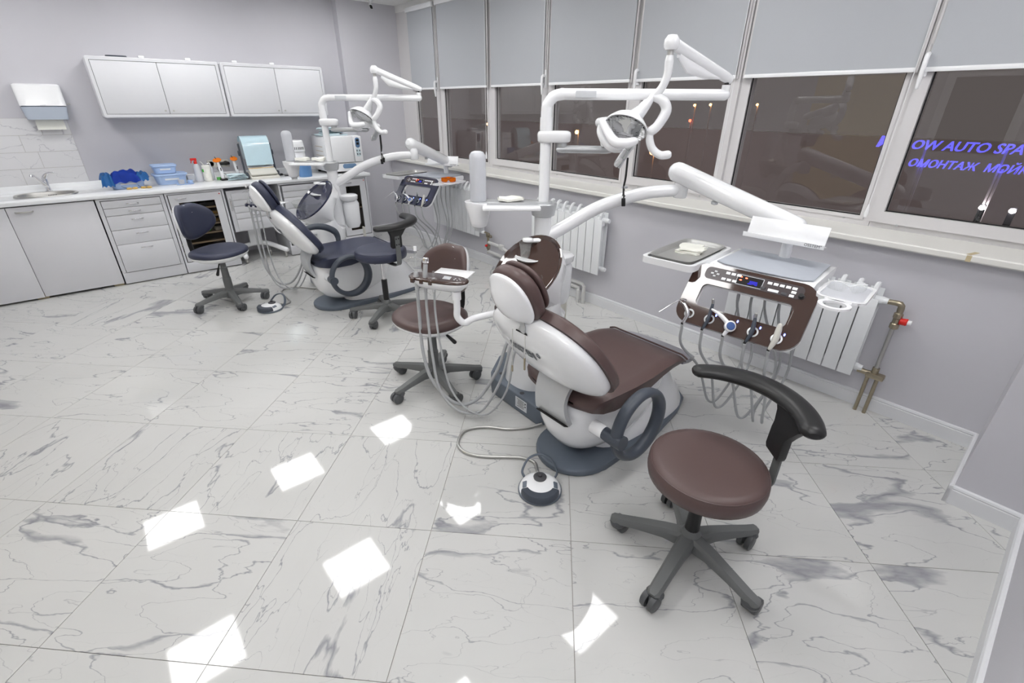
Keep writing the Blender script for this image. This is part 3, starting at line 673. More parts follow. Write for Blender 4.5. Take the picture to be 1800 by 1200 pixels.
# supply pipes
t = thing('radiator_pipework', 'nickel valve and pipes with a red cap beside the right-hand radiator', 'pipes', (-.07, -4.80, 0))
finish(tb([(0, .045, .69), (0, -.0, .69), (0, -.012, .675), (0, -.012, .25)], .011, n=1), 'riser', 'steel', t)
bm = NB(); tube(bm, [(0, .06, .69), (0, -.005, .692), (0, -.014, .66), (0, -.014, .63)], [.014, .016, .016, .014], n=3)
lathe([(.016, 0), (.022, .005), (.022, .03), (.017, .035), (.017, .06), (.022, .065), (.022, .09), (.016, .095)], 8, Matrix.Translation((0, -.014, .55)), bm); finish(bm, 'valve', 'brass', t)
finish(lathe([(0, 0), (.018, 0), (.020, .03), (.016, .034), (0, .034)], 12, basis((-.0, -.03, .60), (1, 0, 0), (0, 0, 1), (0, -1, .1))), 'valve_cap', 'red', t)
finish(lathe([(0, .034), (.014, .034), (.013, .05), (0, .052)], 12, basis((-.0, -.03, .60), (1, 0, 0), (0, 0, 1), (0, -1, .1))), 'cap_end', 'wpl', t)
bm = NB(); tube(bm, [(0, .07, .255), (0, .0, .255), (0, -.05, .245)], .015, n=1); box(bm, (0, -.02, .25), (.05, .09, .032), .008); tube(bm, [(0, -.012, .30), (0, -.012, .25)], .018, n=1); finish(bm, 'lower_valve', 'brass', t)
for y in (.012, -.035): finish(tb([(0, y, .25), (0, y, .0)], .010, n=1), 'drop_pipe', 'brass', t)
t = thing('radiator_pipework', 'corroded valve and white floor pipes between the two far radiators', 'pipes', (-.06, -1.12, 0))
finish(tb([(0, .08, .375), (0, .0, .375), (0, 0, .15)], .013, n=1), 'riser', 'brass', t)
for z in (.33, .20): finish(lathe([(.0, 0), (.015, 0), (.024, .006), (.024, .04), (.015, .046), (0, .046)], 8, Matrix.Translation((0, 0, z))), 'nut', 'brass', t)
finish(bx((0, -.03, .345), (.03, .05, .03), .006), 'valve', 'brass', t)
finish(lathe([(0, 0), (.014, 0), (.012, .02), (0, .022)], 10, basis((-.02, 0, .24), (0, 1, 0), (0, 0, 1), (-1, 0, 0))), 'valve_cap', 'red', t)
finish(tb([(0, -.01, .275), (0, -.25, .265), (0, -.45, .20), (0, -1.42, .175), (-.01, -1.45, .16), (-.01, -1.45, 0)], .017, n=1, seg=10), 'floor_pipe', 'pipe', t)
finish(tb([(0, 0, .17), (0, -.3, .16), (0, -1.38, .13), (-.03, -1.40, .12), (-.03, -1.40, 0)], .017, n=1, seg=10), 'floor_pipe', 'pipe', t)
finish(b2((-.02, -.27, .235), (.02, -.20, .295), .01), 'clamp', 'pipe', t)

# ================================================================ THINGS ON THE WORKTOP
ZT = .8765
def tub(name, label, x, y, z, w, d, h, rz=0, lid=True):
    t = thing(name, label, 'tub', (x, y, z), rz)
    k = .84
    bm = NB(); secs = [sup(0, 0, 0, w/2*k, d/2*k, 5, 32), sup(0, 0, h-.012, w/2*.95, d/2*.95, 5, 32), sup(0, 0, h-.010, w/2, d/2, 6, 32), sup(0, 0, h, w/2, d/2, 6, 32), sup(0, 0, h-.002, w/2*.93, d/2*.93, 5, 32), sup(0, 0, .006, w/2*.82, d/2*.82, 5, 32)]
    finish(loft(secs), 'body', 'tubblue', t)
    if lid:
        finish(loft([sup(0, 0, h-.006, w/2*1.03, d/2*1.03, 6, 32), sup(0, 0, h+.008, w/2*1.03, d/2*1.03, 6, 32), sup(0, 0, h+.011, w/2*.98, d/2*.98, 6, 32), sup(0, 0, h+.006, w/2*.93, d/2*.93, 6, 32)]), 'lid', 'tubblue', t)
    finish(bx((0, -d/2*.93, h*.55), (w*.42, .002, h*.18), 0, Euler((-.09, 0, 0))), 'sticker', 'label', t, smooth=False)
    return t
tub('open_tub', 'pale blue tub heaped with blue sheets, nearest the sink', -2.98, 1.02, ZT, .30, .20, .085, .05, False)
tub('plastic_tub', 'larger lidded pale blue tub, the lower one of the stacked pair', -2.60, 1.10, ZT, .30, .21, .095, .04)
tub('plastic_tub', 'smaller lidded pale blue tub sitting on top of the larger tub', -2.63, 1.11, ZT+.107, .22, .16, .075, .04)
def sheet(name, label, cat, pts, thick, m, loc, wav=.008, seed=1, n=14):
    rn = random.Random(seed); bm = NB(); ph = [rn.uniform(0, 6) for _ in range(6)]
    (x0, y0), (x1, y1) = pts; V = {}
    for lay in (0, 1):
        for i in range(n+1):
            for j in range(n+1):
                u, v = i/n, j/n; x = x0+(x1-x0)*u; y = y0+(y1-y0)*v
                e = max(abs(u-.5), abs(v-.5))*2
                z = wav*(math.sin(6*u+ph[0]+3*v)+.6*math.sin(11*v+ph[1]+4*u)+.4*math.sin(17*u+9*v+ph[2]))*.5 - e**6*thick*.2 + lay*thick
                V[lay, i, j] = bm.verts.new((x+.006*math.sin(9*v+ph[3]), y+.006*math.sin(8*u+ph[4]), z))
    for i in range(n):
        for j in range(n):
            for lay in (0, 1): bm.faces.new([V[lay, i, j], V[lay, i+1, j], V[lay, i+1, j+1], V[lay, i, j+1]])
    for i in range(n):
        for j in (0, n): bm.faces.new([V[0, i, j], V[0, i+1, j], V[1, i+1, j], V[1, i, j]]); bm.faces.new([V[0, j, i], V[0, j, i+1], V[1, j, i+1], V[1, j, i]])
    o = finish(bm, name, m, smooth=True, ang=60); o.location = loc
    if label: tag(o, label, cat)
    return o
t = thing('folded_sheet', 'crumpled royal blue sheet heaped over the tub nearest the sink', 'sheet', (-2.98, 1.02, ZT+.088))
def heap(x0, x1, y0, y1, h, name, m, seed, drop=0):
    rn = random.Random(seed); ph = [rn.uniform(0, 6) for _ in range(8)]; bm = NB(); n = 20; V = {}
    for i in range(n+1):
        for j in range(n+1):
            u, v = i/n, j/n; e = max(abs(u-.5), abs(v-.5))*2
            z = h*(1-e**4)+.010*math.sin(8*u+ph[0])*math.sin(7*v+ph[1])*(1-e)+.008*math.sin(19*u+5*v+ph[2])-drop*max(0, .5-v)*2*max(0, e-.6)
            V[i, j] = bm.verts.new((x0+(x1-x0)*u+.008*math.sin(6*v+ph[3]), y0+(y1-y0)*v+.010*math.sin(7*u+ph[4]), z))
    for i in range(n):
        for j in range(n): bm.faces.new([V[i, j], V[i+1, j], V[i+1, j+1], V[i, j+1]])
    r = bmesh.ops.solidify(bm, geom=bm.faces[:], thickness=.004)
    return finish(bm, name, m, t, ang=60)
heap(-.125, .12, -.12, .10, .080, 'dark_sheet', 'towel', 3, .06)
heap(-.20, -.10, -.14, .09, .060, 'light_sheet', 'towel2', 5, .12)
heap(.08, .19, -.12, .10, .055, 'light_sheet', 'towel2', 8, .04)
t = thing('pen_tray', 'paper napkin lying at the front edge of the worktop by the blue tub', 'napkin', (-2.90, .84, ZT)); finish(bx((0, 0, .0015), (.20, .09, .002), 0, Euler((0, 0, -.15))), 'napkin', 'paper', t, smooth=False)
for dx, lb in ((-.06, 'left amber goggles on the paper napkin before the blue-sheet tub'), (.055, 'right amber goggles on the paper napkin before the blue-sheet tub')):
    t = thing('amber_goggles', lb, 'goggles', (-2.90+dx, .85, ZT+.003), .2 if dx < 0 else -.2)
    for s_ in (-1, 1): finish(lathe([(0, 0), (.022, .002), (.024, .010), (.018, .018), (0, .02)], 14, Matrix.Translation((s_*.024, 0, 0)), sx=1, sy=.75), 'lens', 'amber', t)
    finish(tb([(-.03, .0, .015), (-.055, .02, .02), (-.07, .05, .03)], .002, seg=6), 'temple', 'black', t)
t = thing('small_cup_tray', 'small pale blue tray with a clear jar before the larger tub', 'tray', (-2.50, .93, ZT))
finish(loft([sup(0, 0, 0, .075, .035, 4), sup(0, 0, .008, .08, .04, 4), sup(0, 0, .006, .072, .033, 4)]), 'tray', 'tubblue', t)
t = thing('glass_jar', 'small clear jar standing before the larger pale blue tub', 'jar', (-2.53, .93, ZT+.007)); finish(lathe([(0, 0), (.026, 0), (.030, .04), (.028, .04), (.024, .003), (0, .003)], 18), 'jar', 'frost', t)
t = thing('plastic_cup', 'small pale blue cup at the right of the clear jar', 'cup', (-2.45, .935, ZT+.007)); finish(lathe([(0, 0), (.022, 0), (.028, .03), (.026, .03), (.02, .003), (0, .003)], 18), 'cup', 'tubblue', t)
t = thing('plastic_box', 'low translucent box between the larger tub and the spray bottle', 'box', (-2.408, 1.18, ZT)); finish(b2((-.033, -.05, 0), (.033, .05, .06), .006), 'box', 'frost', t)
# spray bottle
t = thing('spray_bottle', 'translucent spray bottle with a red trigger head', 'bottle', (-2.335, 1.10, ZT))
finish(lathe([(0, 0), (.036, 0), (.038, .01), (.038, .085), (.032, .105), (.030, .15), (.018, .175), (.013, .18), (0, .18)], 20), 'bottle', 'frost', t)
bm = NB(); lathe([(.014, .178), (.016, .18), (.016, .2), (.012, .205), (0, .205)], 14, None, bm); box(bm, (-.012, 0, .225), (.06, .02, .025), .006); box(bm, (-.035, 0, .205), (.008, .014, .04), .003, Euler((0, .35, 0))); box(bm, (.005, 0, .205), (.02, .018, .02), .004); finish(bm, 'trigger', 'red', t)
# wipes canister with tissue
t = thing('wipes_canister', 'white ribbed canister with a wipe sticking out, right of the spray bottle', 'canister', (-2.255, 1.06, ZT))
prof = [(0, 0), (.038, 0)]
for k in range(4): prof += [(.040, .004+k*.04), (.040, .036+k*.04), (.0385, .038+k*.04)]
prof += [(.036, .162), (0, .164)]
finish(lathe(prof, 24), 'body', 'paper', t)
finish(bx((-.033, -.012, .11), (.016, .024, .03), .002, Euler((0, 0, .35))), 'sticker', 'green', t)
finish(tb([(-.012, 0, .16), (-.03, .0, .19), (-.045, 0, .205)], [.012, .016, .004], seg=8, flat=(.3, 1)), 'wipe', 'paper', t)
t = thing('gel_bottle', 'clear bottle with a green-tinted base, left of the curing lamps', 'bottle', (-2.155, 1.07, ZT))
finish(lathe([(0, 0), (.022, 0), (.024, .01), (.024, .085), (.010, .10), (.010, .12), (0, .122)], 18), 'bottle', 'cleargl', t)
finish(lathe([(0, .002), (.0215, .002), (.0215, .03), (0, .03)], 18), 'liquid', 'green', t)
t = thing('pump_bottle', 'tall thin translucent bottle with white nozzle beside the green-based bottle', 'bottle', (-2.20, 1.12, ZT))
finish(lathe([(0, 0), (.018, 0), (.018, .13), (.008, .145), (.008, .165), (0, .165)], 16), 'bottle', 'frost', t)
finish(tb([(0, 0, .16), (0, 0, .175), (-.03, -.01, .172)], .005, n=2, seg=8), 'nozzle', 'wpl', t)
t = thing('wall_sockets', 'cream three-gang wall socket frame with black plugs behind the curing lamps', 'socket', (-2.09, BK, 1.03))
finish(b2((-.11, -.012, -.04), (.11, 0, .04), .004), 'frame', 'beige', t)
for dx in (-.072, 0, .072): finish(lathe([(0, 0), (.024, 0), (.026, .003), (.026, .006)], 16, basis((dx, -.012, 0), (1, 0, 0), (0, 0, 1), (0, -1, 0))), 'socket', 'shelfedge', t)
bm = bx((.055, -.032, 0), (.11, .04, .03), .01); tube(bm, [(.0, -.03, -.01), (-.03, -.05, -.06), (.05, -.08, -.12), (.09, -.1, -.148)], .003, seg=6); finish(bm, 'plug', 'black', t)
def curing_lamp(x, y, label, tilt, m2='orange'):
    t = thing('curing_lamp', label, 'lamp', (x, y, ZT), tilt)
    finish(b2((-.035, -.05, 0), (.035, .04, .018), .006), 'base', 'black', t)
    finish(tb([(0, 0, .01), (-.005, 0, .08), (-.015, 0, .15), (-.02, 0, .20)], [.017, .018, .015, .012], seg=14), 'handpiece', 'wpl', t)
    finish(bx((-.008, -.0165, .115), (.010, .004, .035), .002), 'button', 'black', t)
    finish(lathe([(0, 0), (.038, .001), (.040, .004), (.038, .007), (0, .008)], 20, basis((-.022, -.01, .208), (1, 0, .15), (0, .75, .6), (-.15, -.6, .75)), sx=1.1, sy=.8), 'eye_shield', m2, t)
    finish(tb([(-.022, 0, .20), (-.028, 0, .225), (-.038, 0, .245)], [.005, .004, .003], seg=8), 'light_guide', 'black', t)
curing_lamp(-2.115, 1.03, 'white curing lamp with an orange shield, left one, beside the green-based bottle', 0)
curing_lamp(-1.945, 1.10, 'white curing lamp with an orange shield, right one, behind the mask pile', .5)
for k in range(6):
    o = sheet('face_mask', ('pale blue face masks piled before the right curing lamp' if 1 else ''), 'mask', ((-.09, -.075), (.09, .075)), .003, 'mask', (-1.985+rnd.uniform(-.014, .014), .985+rnd.uniform(-.014, .014), ZT+.008+k*.0095), .009, seed=20+k, n=8)
    o.rotation_euler = (0, 0, rnd.uniform(-.25, .25)); o['group'] = 'pile of face masks'; o['label'] = ORD[5-k]+' pale blue face mask in the pile before the right curing lamp'
# pouch sealing machine with film roll
t = thing('pouch_sealer', 'beige pouch sealing machine with a shiny pale blue film roll on dark brackets', 'sealer', (-1.72, 1.0, ZT)); t.scale = (1, 1, 1.32)
finish(loft([[(-.15, -.16, .0), (.15, -.16, 0), (.15, .08, 0), (-.15, .08, 0)], [(-.15, -.16, .012), (.15, -.16, .012), (.15, .08, .05), (-.15, .08, .05)], [(-.145, -.02, .05), (.145, -.02, .05), (.145, .08, .055), (-.145, .08, .055)]]), 'body', 'beige', t, smooth=False)
finish(bx((0, -.085, .055), (.28, .10, .012), .003, Euler((.42, 0, 0))), 'front_cover', 'beige', t)
finish(bx((0, .015, .092), (.27, .075, .024), .004, Euler((.5, 0, 0))), 'control_bar', 'silver', t)
finish(bx((0, -.020, .078), (.27, .012, .012), .002, Euler((.5, 0, 0))), 'sealing_jaw', 'amber', t)
finish(bx((-.02, .008, .108), (.16, .035, .003), 0, Euler((.5, 0, 0))), 'keypad', 'mask', t, smooth=False)
for s_ in (-1, 1):
    bm = NB(); box(bm, (s_*.165, .05, .142), (.012, .05, .27), .005, Euler((-.15, 0, 0))); box(bm, (s_*.165, -.01, .03), (.014, .16, .05), .005); lathe([(0, 0), (.022, 0), (.022, .012), (0, .014)], 14, basis((s_*.17, .07, .20), (0, 1, 0), (0, 0, 1), (s_, 0, 0)), bm)
    finish(bm, 'side_bracket', 'slate2', t)
secs = []
for k in range(21):
    a = k/20; ang = -PI*.35+PI*1.15*a
    yy, zz = .085-.09*math.cos(ang), .235+.09*math.sin(ang)
    secs.append((yy, zz))
pathf = [(-.03, .105), (-.026, .16), (-.02, .215)]+[(.075-.095*math.cos(a_), .24+.095*math.sin(a_)) for a_ in [PI*q/12 for q in range(0, 11)]]
P2_ = [Vector((0, y, z)) for y, z in pathf]; cs = []
for i, q in enumerate(P2_):
    tg = (P2_[min(i+1, len(P2_)-1)]-P2_[max(0, i-1)]).normalized(); cs.append((q, Vector((0, -tg.z, tg.y))))
outer_ = [q+n_2*.0015 for q, n_2 in cs]; inner_ = [q-n_2*.0015 for q, n_2 in cs]; prof_ = outer_+inner_[::-1]
finish(loft([[(x, p_.y+.003*math.sin(23*x)*(1 if p_.z < .2 else 0), p_.z) for p_ in prof_] for x in (-.142, -.07, 0, .07, .142)]), 'film', 'film', t)
finish(tb([(-.13, .075, .24), (.13, .075, .24)], .088, n=1, seg=28), 'film_roll', 'mask', t)
# water distiller with blue tank
t = thing('water_distiller', 'white countertop distiller with dark vents, left of the steriliser', 'distiller', (-1.31, .98, ZT))
finish(lathe([(0, 0), (.10, 0), (.105, .02), (.105, .26), (.10, .27)], 32), 'boiler', 'wpl', t)
finish(lathe([(.108, .262), (.112, .265), (.11, .31), (.10, .375), (.09, .385), (0, .39)], 32), 'head', 'wpl', t)
for k in range(10):
    a = -PI/2-.75+k*.16 if k < 5 else -PI/2+.1+(k-5)*.16
    finish(bx((.110*math.cos(a), .110*math.sin(a), .30), (.004, .007, .028), 0, Euler((0, 0, a))), 'vent_slot', 'inkdark', t, smooth=False)
t = thing('water_jug', 'translucent blue collecting jug before the distiller', 'jug', (-1.30, .785, ZT))
finish(lathe([(0, 0), (.070, 0), (.074, .01), (.076, .12), (.078, .17), (.074, .172), (.072, .12), (.070, .012), (0, .008)], 28), 'jug', 'aqua', t)
# steriliser
t = thing('steam_steriliser', 'white box-shaped steam steriliser with a blue control column, right end of the worktop', 'steriliser', (-.80, .98, ZT))
finish(b2((-.225, -.20, .02), (.225, .25, .425), .02), 'body', 'wpaint', t)
finish(b2((-.225, -.245, .125), (.11, -.20, .42), .015), 'door', 'wpl', t)
finish(b2((.115, -.235, .125), (.225, -.20, .42), .012), 'control_column', 'wpl', t)
finish(b2((-.225, -.235, .025), (.225, -.20, .12), .012), 'lower_panel', 'wpl', t)
pn = finish(prism(rrect(.056, .115, .025), 0, .004, .001, mtx=basis((.17, -.235, .345), (1, 0, 0), (0, 0, 1), (0, -1, 0))), 'display_panel', mat('blue panel', srgb(96, 130, 168), .3), t)
for z in (.372, .335): 
    o = finish(bx((.17, -.2405, z), (.032, .003, .026), .001), 'display', 'dark', pn)
for q in (-1, 1):
    for z in (.255, .215):
        o = finish(bx((.17+q*.016, -.236, z), (.018, .004, .024), .002), 'key', 'slate2', t)
finish(b2((.142, -.238, .19), (.198, -.2345, .28), .006), 'key_field', 'mask', t)
finish(prism(rrect(.17, .05, .022), 0, .004, .001, mtx=basis((.035, -.235, .085), (1, 0, 0), (0, 0, 1), (0, -1, 0))), 'handle_recess', mat('steel blue', srgb(110, 140, 175), .3), t)
finish(lathe([(0, 0), (.008, 0), (.008, .002), (0, .002)], 14, basis((-.17, -.245, .38), (1, 0, 0), (0, 0, 1), (0, -1, 0))), 'badge', 'film', t)
for k in range(5): finish(b2((-.2265, -.12, .10+k*.05), (-.2245, .12, .108+k*.05)), 'vent_slot', 'shelfedge', t, smooth=False)
for k in range(4):
    for x in (-.2, .2): pass
for x in (-.19, .19):
    for y in (-.17, .2): finish(lathe([(0, 0), (.018, 0), (.018, .022), (0, .022)], 10, Matrix.Translation((x, y, 0))), 'foot', 'black', t)
tr = thing('instrument_tray', 'flat tray of pale blue pouches lying on the steriliser', 'tray', (-.87, .93, ZT+.4255))
finish(loft([sup(0, 0, 0, .17, .12, 6), sup(0, 0, .016, .18, .13, 6), sup(0, 0, .013, .172, .122, 6), sup(0, 0, .003, .165, .115, 6)]), 'tray', 'mask', tr)
for k in range(9):
    o = sheet('sterile_pouch', 'pale blue sterilisation pouch in the heap on the steriliser', 'pouch', ((-.13, -.045), (.13, .045)), .0035, 'film' if k % 3 == 0 else 'mask', (-.88+rnd.uniform(-.03, .03), .92+rnd.uniform(-.04, .04), ZT+.446+k*.0078), .006, seed=40+k, n=8)
    o.rotation_euler = (rnd.uniform(-.02, .02), rnd.uniform(-.02, .02), rnd.uniform(-.7, .7)); o['group'] = 'heap of sterilisation pouches'; o['label'] = ORD[8-k]+' pale blue pouch in the heap on the steriliser'
t = thing('spray_can_flat', 'translucent lidded dish at the right front of the steriliser top', 'dish', (-.66, .90, ZT+.4255)); finish(loft([sup(0, 0, 0, .10, .05, 4), sup(0, 0, .03, .11, .055, 4), sup(0, 0, .04, .10, .048, 4)]), 'dish', 'frost', t)
t = thing('power_cord', 'black adapter with looping cord lying between the sealer and the distiller', 'cord', (-1.47, .98, ZT))
bm = tb([(-.03, .05, .012), (.02, .03, .004), (.07, -.02, .004), (.03, -.05, .004), (-.02, -.03, .004), (.04, .0, .004), (.10, .05, .004)], .0035, seg=6); box(bm, (-.04, .06, .012), (.05, .03, .022), .004); finish(bm, 'cord', 'black', t)

# ================================================================ STOOLS
def star_base(t, a0, r=.29, metal='stoolgrey'):
    hub = NB(); lathe([(0, .055), (.042, .055), (.046, .075), (.040, .125), (.030, .15), (.027, .155), (0, .155)], 24, None, hub)
    finish(hub, 'hub', metal, t)
    for k in range(5):
        a = a0+k*2*PI/5; mt = Matrix.Rotation(a, 4, 'Z')
        secs = []
        for x, w_, zt, zb in ((.02, .034, .128, .066), (.10, .029, .122, .080), (.20, .026, .104, .074), (r-.02, .025, .090, .066), (r+.014, .023, .087, .066), (r+.026, .014, .080, .070)):
            secs.append([(x, -w_, zb), (x, w_, zb), (x, w_, zt-.012), (x, w_*.65, zt), (x, -w_*.65, zt), (x, -w_, zt-.012)])
        arm = finish(loft(secs, mtx=mt), 'leg', metal, t, ang=40)
        c = NB(); ca = a0*3+k*1.9
        tube(c, [(0, 0, .062), (0, 0, .045)], .010, n=1, seg=8)
        rot = Matrix.Translation((r-.005, 0, 0)) @ Matrix.Rotation(ca, 4, 'Z')
        bm = NB()
        lathe([(.010, .030), (.022, .034), (.026, .046), (.020, .058), (0, .062)], 14, None, bm)
        wh = []
        for s_ in (-1, 1):
            wm = basis((.018, s_*.0125, .0275), (1, 0, 0), (0, 0, 1), (0, -s_, 0))
            lathe([(0, -.0105), (.020, -.0105), (.0265, -.007), (.0272, .0), (.0265, .008), (.018, .0085), (.014, .006), (0, .006)], 20, wm, bm)
        box(bm, (.012, 0, .030), (.03, .006, .03), .002)
        bmesh.ops.scale(bm, vec=(1.22, 1.3, 1.22), verts=bm.verts)
        xf(bm, bm.verts, mt @ rot)
        cs = finish(bm, 'caster', 'caster', t)
def lever(t, a, z=.42):
    bm = tb([(0, 0, z), (.06*math.cos(a), .06*math.sin(a), z-.01), (.11*math.cos(a), .11*math.sin(a), z-.05)], .006, n=3, seg=8)
    finish(bm, 'height_lever', 'black', t)
    finish(tb([(.105*math.cos(a), .105*math.sin(a), z-.045), (.15*math.cos(a), .15*math.sin(a), z-.085)], [.009, .013], n=1, seg=10, cap='round'), 'lever_grip', 'black', t)
def arm_stool(label, loc, a0, fab, seat_z, neck_a, bar_a, bar_z, chrome_col, seat_off=(0, 0), top=.0):
    t = thing('arm_stool', label, 'stool', (*loc, 0))
    star_base(t, a0)
    sx, sy = seat_off
    if chrome_col:
        finish(lathe([(.024, .15), (.024, .33), (.020, .335), (0, .335)], 18), 'lift_sleeve', 'black', t)
        finish(tb([(0, 0, .33), (0, 0, seat_z-.10)], .014, n=1, seg=16), 'gas_rod', 'chrome', t)
    else:
        finish(lathe([(.030, .13), (.026, .20), (.024, seat_z-.11), (0, seat_z-.11)], 18), 'lift_sleeve', 'black', t)
    m = Matrix.Translation((sx, sy, 0))
    finish(lathe([(0, seat_z-.078), (.185, seat_z-.078), (.204, seat_z-.068), (.208, seat_z-.045), (.206, seat_z-.018), (.200, seat_z-.010), (.192, seat_z-.003), (.17, seat_z+.001), (.08, seat_z-.001), (0, seat_z-.002)], 48, m), 'seat', fab, t, ang=60)
    finish(tb(ring_pts((sx, sy, seat_z-.0095), .2005, 40), .0022, seg=6, n=1, closed=True), 'piping', fab, t)
    finish(bx((sx, sy, seat_z-.09), (.20, .16, .022), .004), 'mounting_plate', 'black', t)
    n = Vector((math.cos(neck_a), math.sin(neck_a), 0)); p = Vector((-n.y, n.x, 0)); c = Vector((sx, sy, 0))
    # flat steel strap rising beside the cushion
    strap = []
    for d, z in ((.06, seat_z-.10), (.19, seat_z-.104), (.232, seat_z-.085), (.238, seat_z-.03), (.236, seat_z+.15)):
        strap.append((d, z))
    sp_ = smooth_path([(d, 0, z) for d, z in strap], 4); secs = []
    for i, q in enumerate(sp_):
        tg = (sp_[min(i+1, len(sp_)-1)]-sp_[max(i-1, 0)]).normalized(); nn = Vector((-tg.z, 0, tg.x))*.003; w_ = .022
        cc = c+n*q.x+Vector((0, 0, q.z)); off = n*nn.x+Vector((0, 0, nn.z))
        secs.append([cc-p*w_-off, cc+p*w_-off, cc+p*w_+off, cc-p*w_+off])
    st = finish(loft(secs), 'strap', 'stoolgrey', t)
    for dz in (.07, .115):
        for s_ in (-1, 1):
            o = finish(lathe([(0, 0), (.006, 0), (.006, .003), (0, .004)], 8, basis(c+n*.239+p*s_*.011+Vector((0, 0, seat_z+dz)), p, (0, 0, 1), n)), 'bolt', 'black', st)
    # neck: black moulded upright widening into the curved bar
    secs = []
    for z, hw, d in ((seat_z+.045, .040, .223), (seat_z+.06, .046, .222), (seat_z+.13, .045, .224), (bar_z-.07, .052, .232), (bar_z-.035, .072, .242), (bar_z-.006, .108, .250)):
        cc = c+n*d+Vector((0, 0, z)); secs.append([cc-p*hw-n*.015, cc+p*hw-n*.015, cc+p*(hw+.003), cc+p*hw+n*.012, cc-p*hw+n*.012, cc-p*(hw+.003)])
    finish(loft(secs), 'neck', 'black', t, ang=50)
    pts = []
    A0, A1 = bar_a
    for k in range(15):
        u = k/14; a = A0+(A1-A0)*u; pts.append((sx+.268*math.cos(a), sy+.268*math.sin(a), bar_z+.004*math.sin(PI*u)))
    finish(tb(pts, lambda u: .026+.013*math.sin(PI*min(1, .12+.7*u)), n=2, seg=16, cap='round', flat=(.72, 1.2)), 'arm_pad', 'black', t)
    return t
D2R = PI/180
arm_stool('brown round stool with a black curved arm support, in the foreground', (-1.79, -4.70), 44*D2R, 'brown', .505, -42*D2R, (45*D2R, -64*D2R), .725, False, (-.02, -.01))
arm_stool('navy round stool with a black curved arm support, beside the navy dental chair', (-1.60, -1.70), 146*D2R, 'navy', .600, -80*D2R, (-116*D2R, 12*D2R), .815, True)
def back_stool(label, loc, a0, fab, seat_z, back_a, off=(0, 0), lev=-1.9):
    t = thing('backrest_stool', label, 'stool', (*loc, 0))
    star_base(t, a0)
    finish(lathe([(.034, .13), (.034, .24), (.030, .245), (.028, .33), (.024, .335), (.024, seat_z-.09), (0, seat_z-.09)], 20), 'lift_column', 'stoolgrey', t)
    n = Vector((math.cos(back_a), math.sin(back_a), 0)); p = Vector((-n.y, n.x, 0)); c = Vector((off[0], off[1], 0)); R_ = Matrix.Rotation(back_a, 4, 'Z')
    def loc3(d, s_, z): return c+n*d+p*s_+Vector((0, 0, z))
    def ringz(hx, hy, z, e=2.3, dish=0.0, shift=0.0):
        out = []
        for x, y, _ in sup(shift, 0, 0, hx, hy, e, 48): out.append(tuple(loc3(x, y, z+dish*((y/hy)**2)-dish*.5)))
        return out
    finish(loft([ringz(.10, .10, seat_z-.095), ringz(.17, .18, seat_z-.08), ringz(.205, .222, seat_z-.055), ringz(.212, .23, seat_z-.04), ringz(.207, .225, seat_z-.036)]), 'seat_shell', 'wpl', t, ang=60)
    finish(loft([ringz(.206, .222, seat_z-.040), ringz(.214, .232, seat_z-.028), ringz(.212, .230, seat_z-.010), ringz(.195, .212, seat_z+.004, dish=.006), ringz(.15, .165, seat_z+.004, dish=.012), ringz(.08, .09, seat_z-.001, dish=.01), ringz(.02, .02, seat_z-.003)]), 'seat', fab, t, ang=70)
    # backrest: wide, top with a soft saddle, tapering to rounded bottom
    def outline(k_, s=1.0, shy=0.0):
        out = []; N = 56
        for i in range(N):
            a = 2*PI*i/N; x = math.cos(a); y = math.sin(a)
            hw = .188*s; hh = .155*s
            X = hw*abs(x)**.85*(1 if x >= 0 else -1); Z = hh*abs(y)**.75*(1 if y >= 0 else -1)
            if y < 0: X *= 1-.38*(-y)**1.4
            if y > 0: Z -= .016*math.exp(-((X)/.06)**2)*y; X *= 1-.12*y**2
            curve = .55*X*X/.185   # wraps round the sitter
            out.append((X, Z, curve))
        return out
    bz = seat_z+.228; bd = .245; tilt = .10
    def brow(s, depth):
        return [tuple(loc3(bd-cv+depth+tilt*Z, X, bz+Z)) for X, Z, cv in outline(0, s)]
    finish(loft([brow(.55, -.045), brow(.80, -.040), brow(.94, -.032), brow(1.0, -.015), brow(1.0, 0)]), 'backrest', fab, t, ang=70)
    finish(loft([brow(.985, -.002), brow(.985, .004), brow(.955, .02), brow(.80, .034), brow(.5, .038)]), 'back_shell', 'wpl', t, ang=70)
    finish(tb([loc3(.02, 0, seat_z-.085), loc3(.20, 0, seat_z-.09), loc3(.285, 0, seat_z-.03), loc3(.285, 0, bz-.02)], .016, n=4, seg=12, flat=(.6, 1.5)), 'back_bracket', 'black', t)
    lever(t, lev, seat_z-.10)
    return t
back_stool('brown stool with a backrest, behind the hoses of the near assistant console', (-1.87, -2.90), 46*D2R, 'brown', .50, 12*D2R, lev=-.9)
back_stool('navy stool with a backrest, before the glass-front cabinet', (-2.56, -.50), 72*D2R-.3, 'navy', .50, 127*D2R, lev=-2.1)

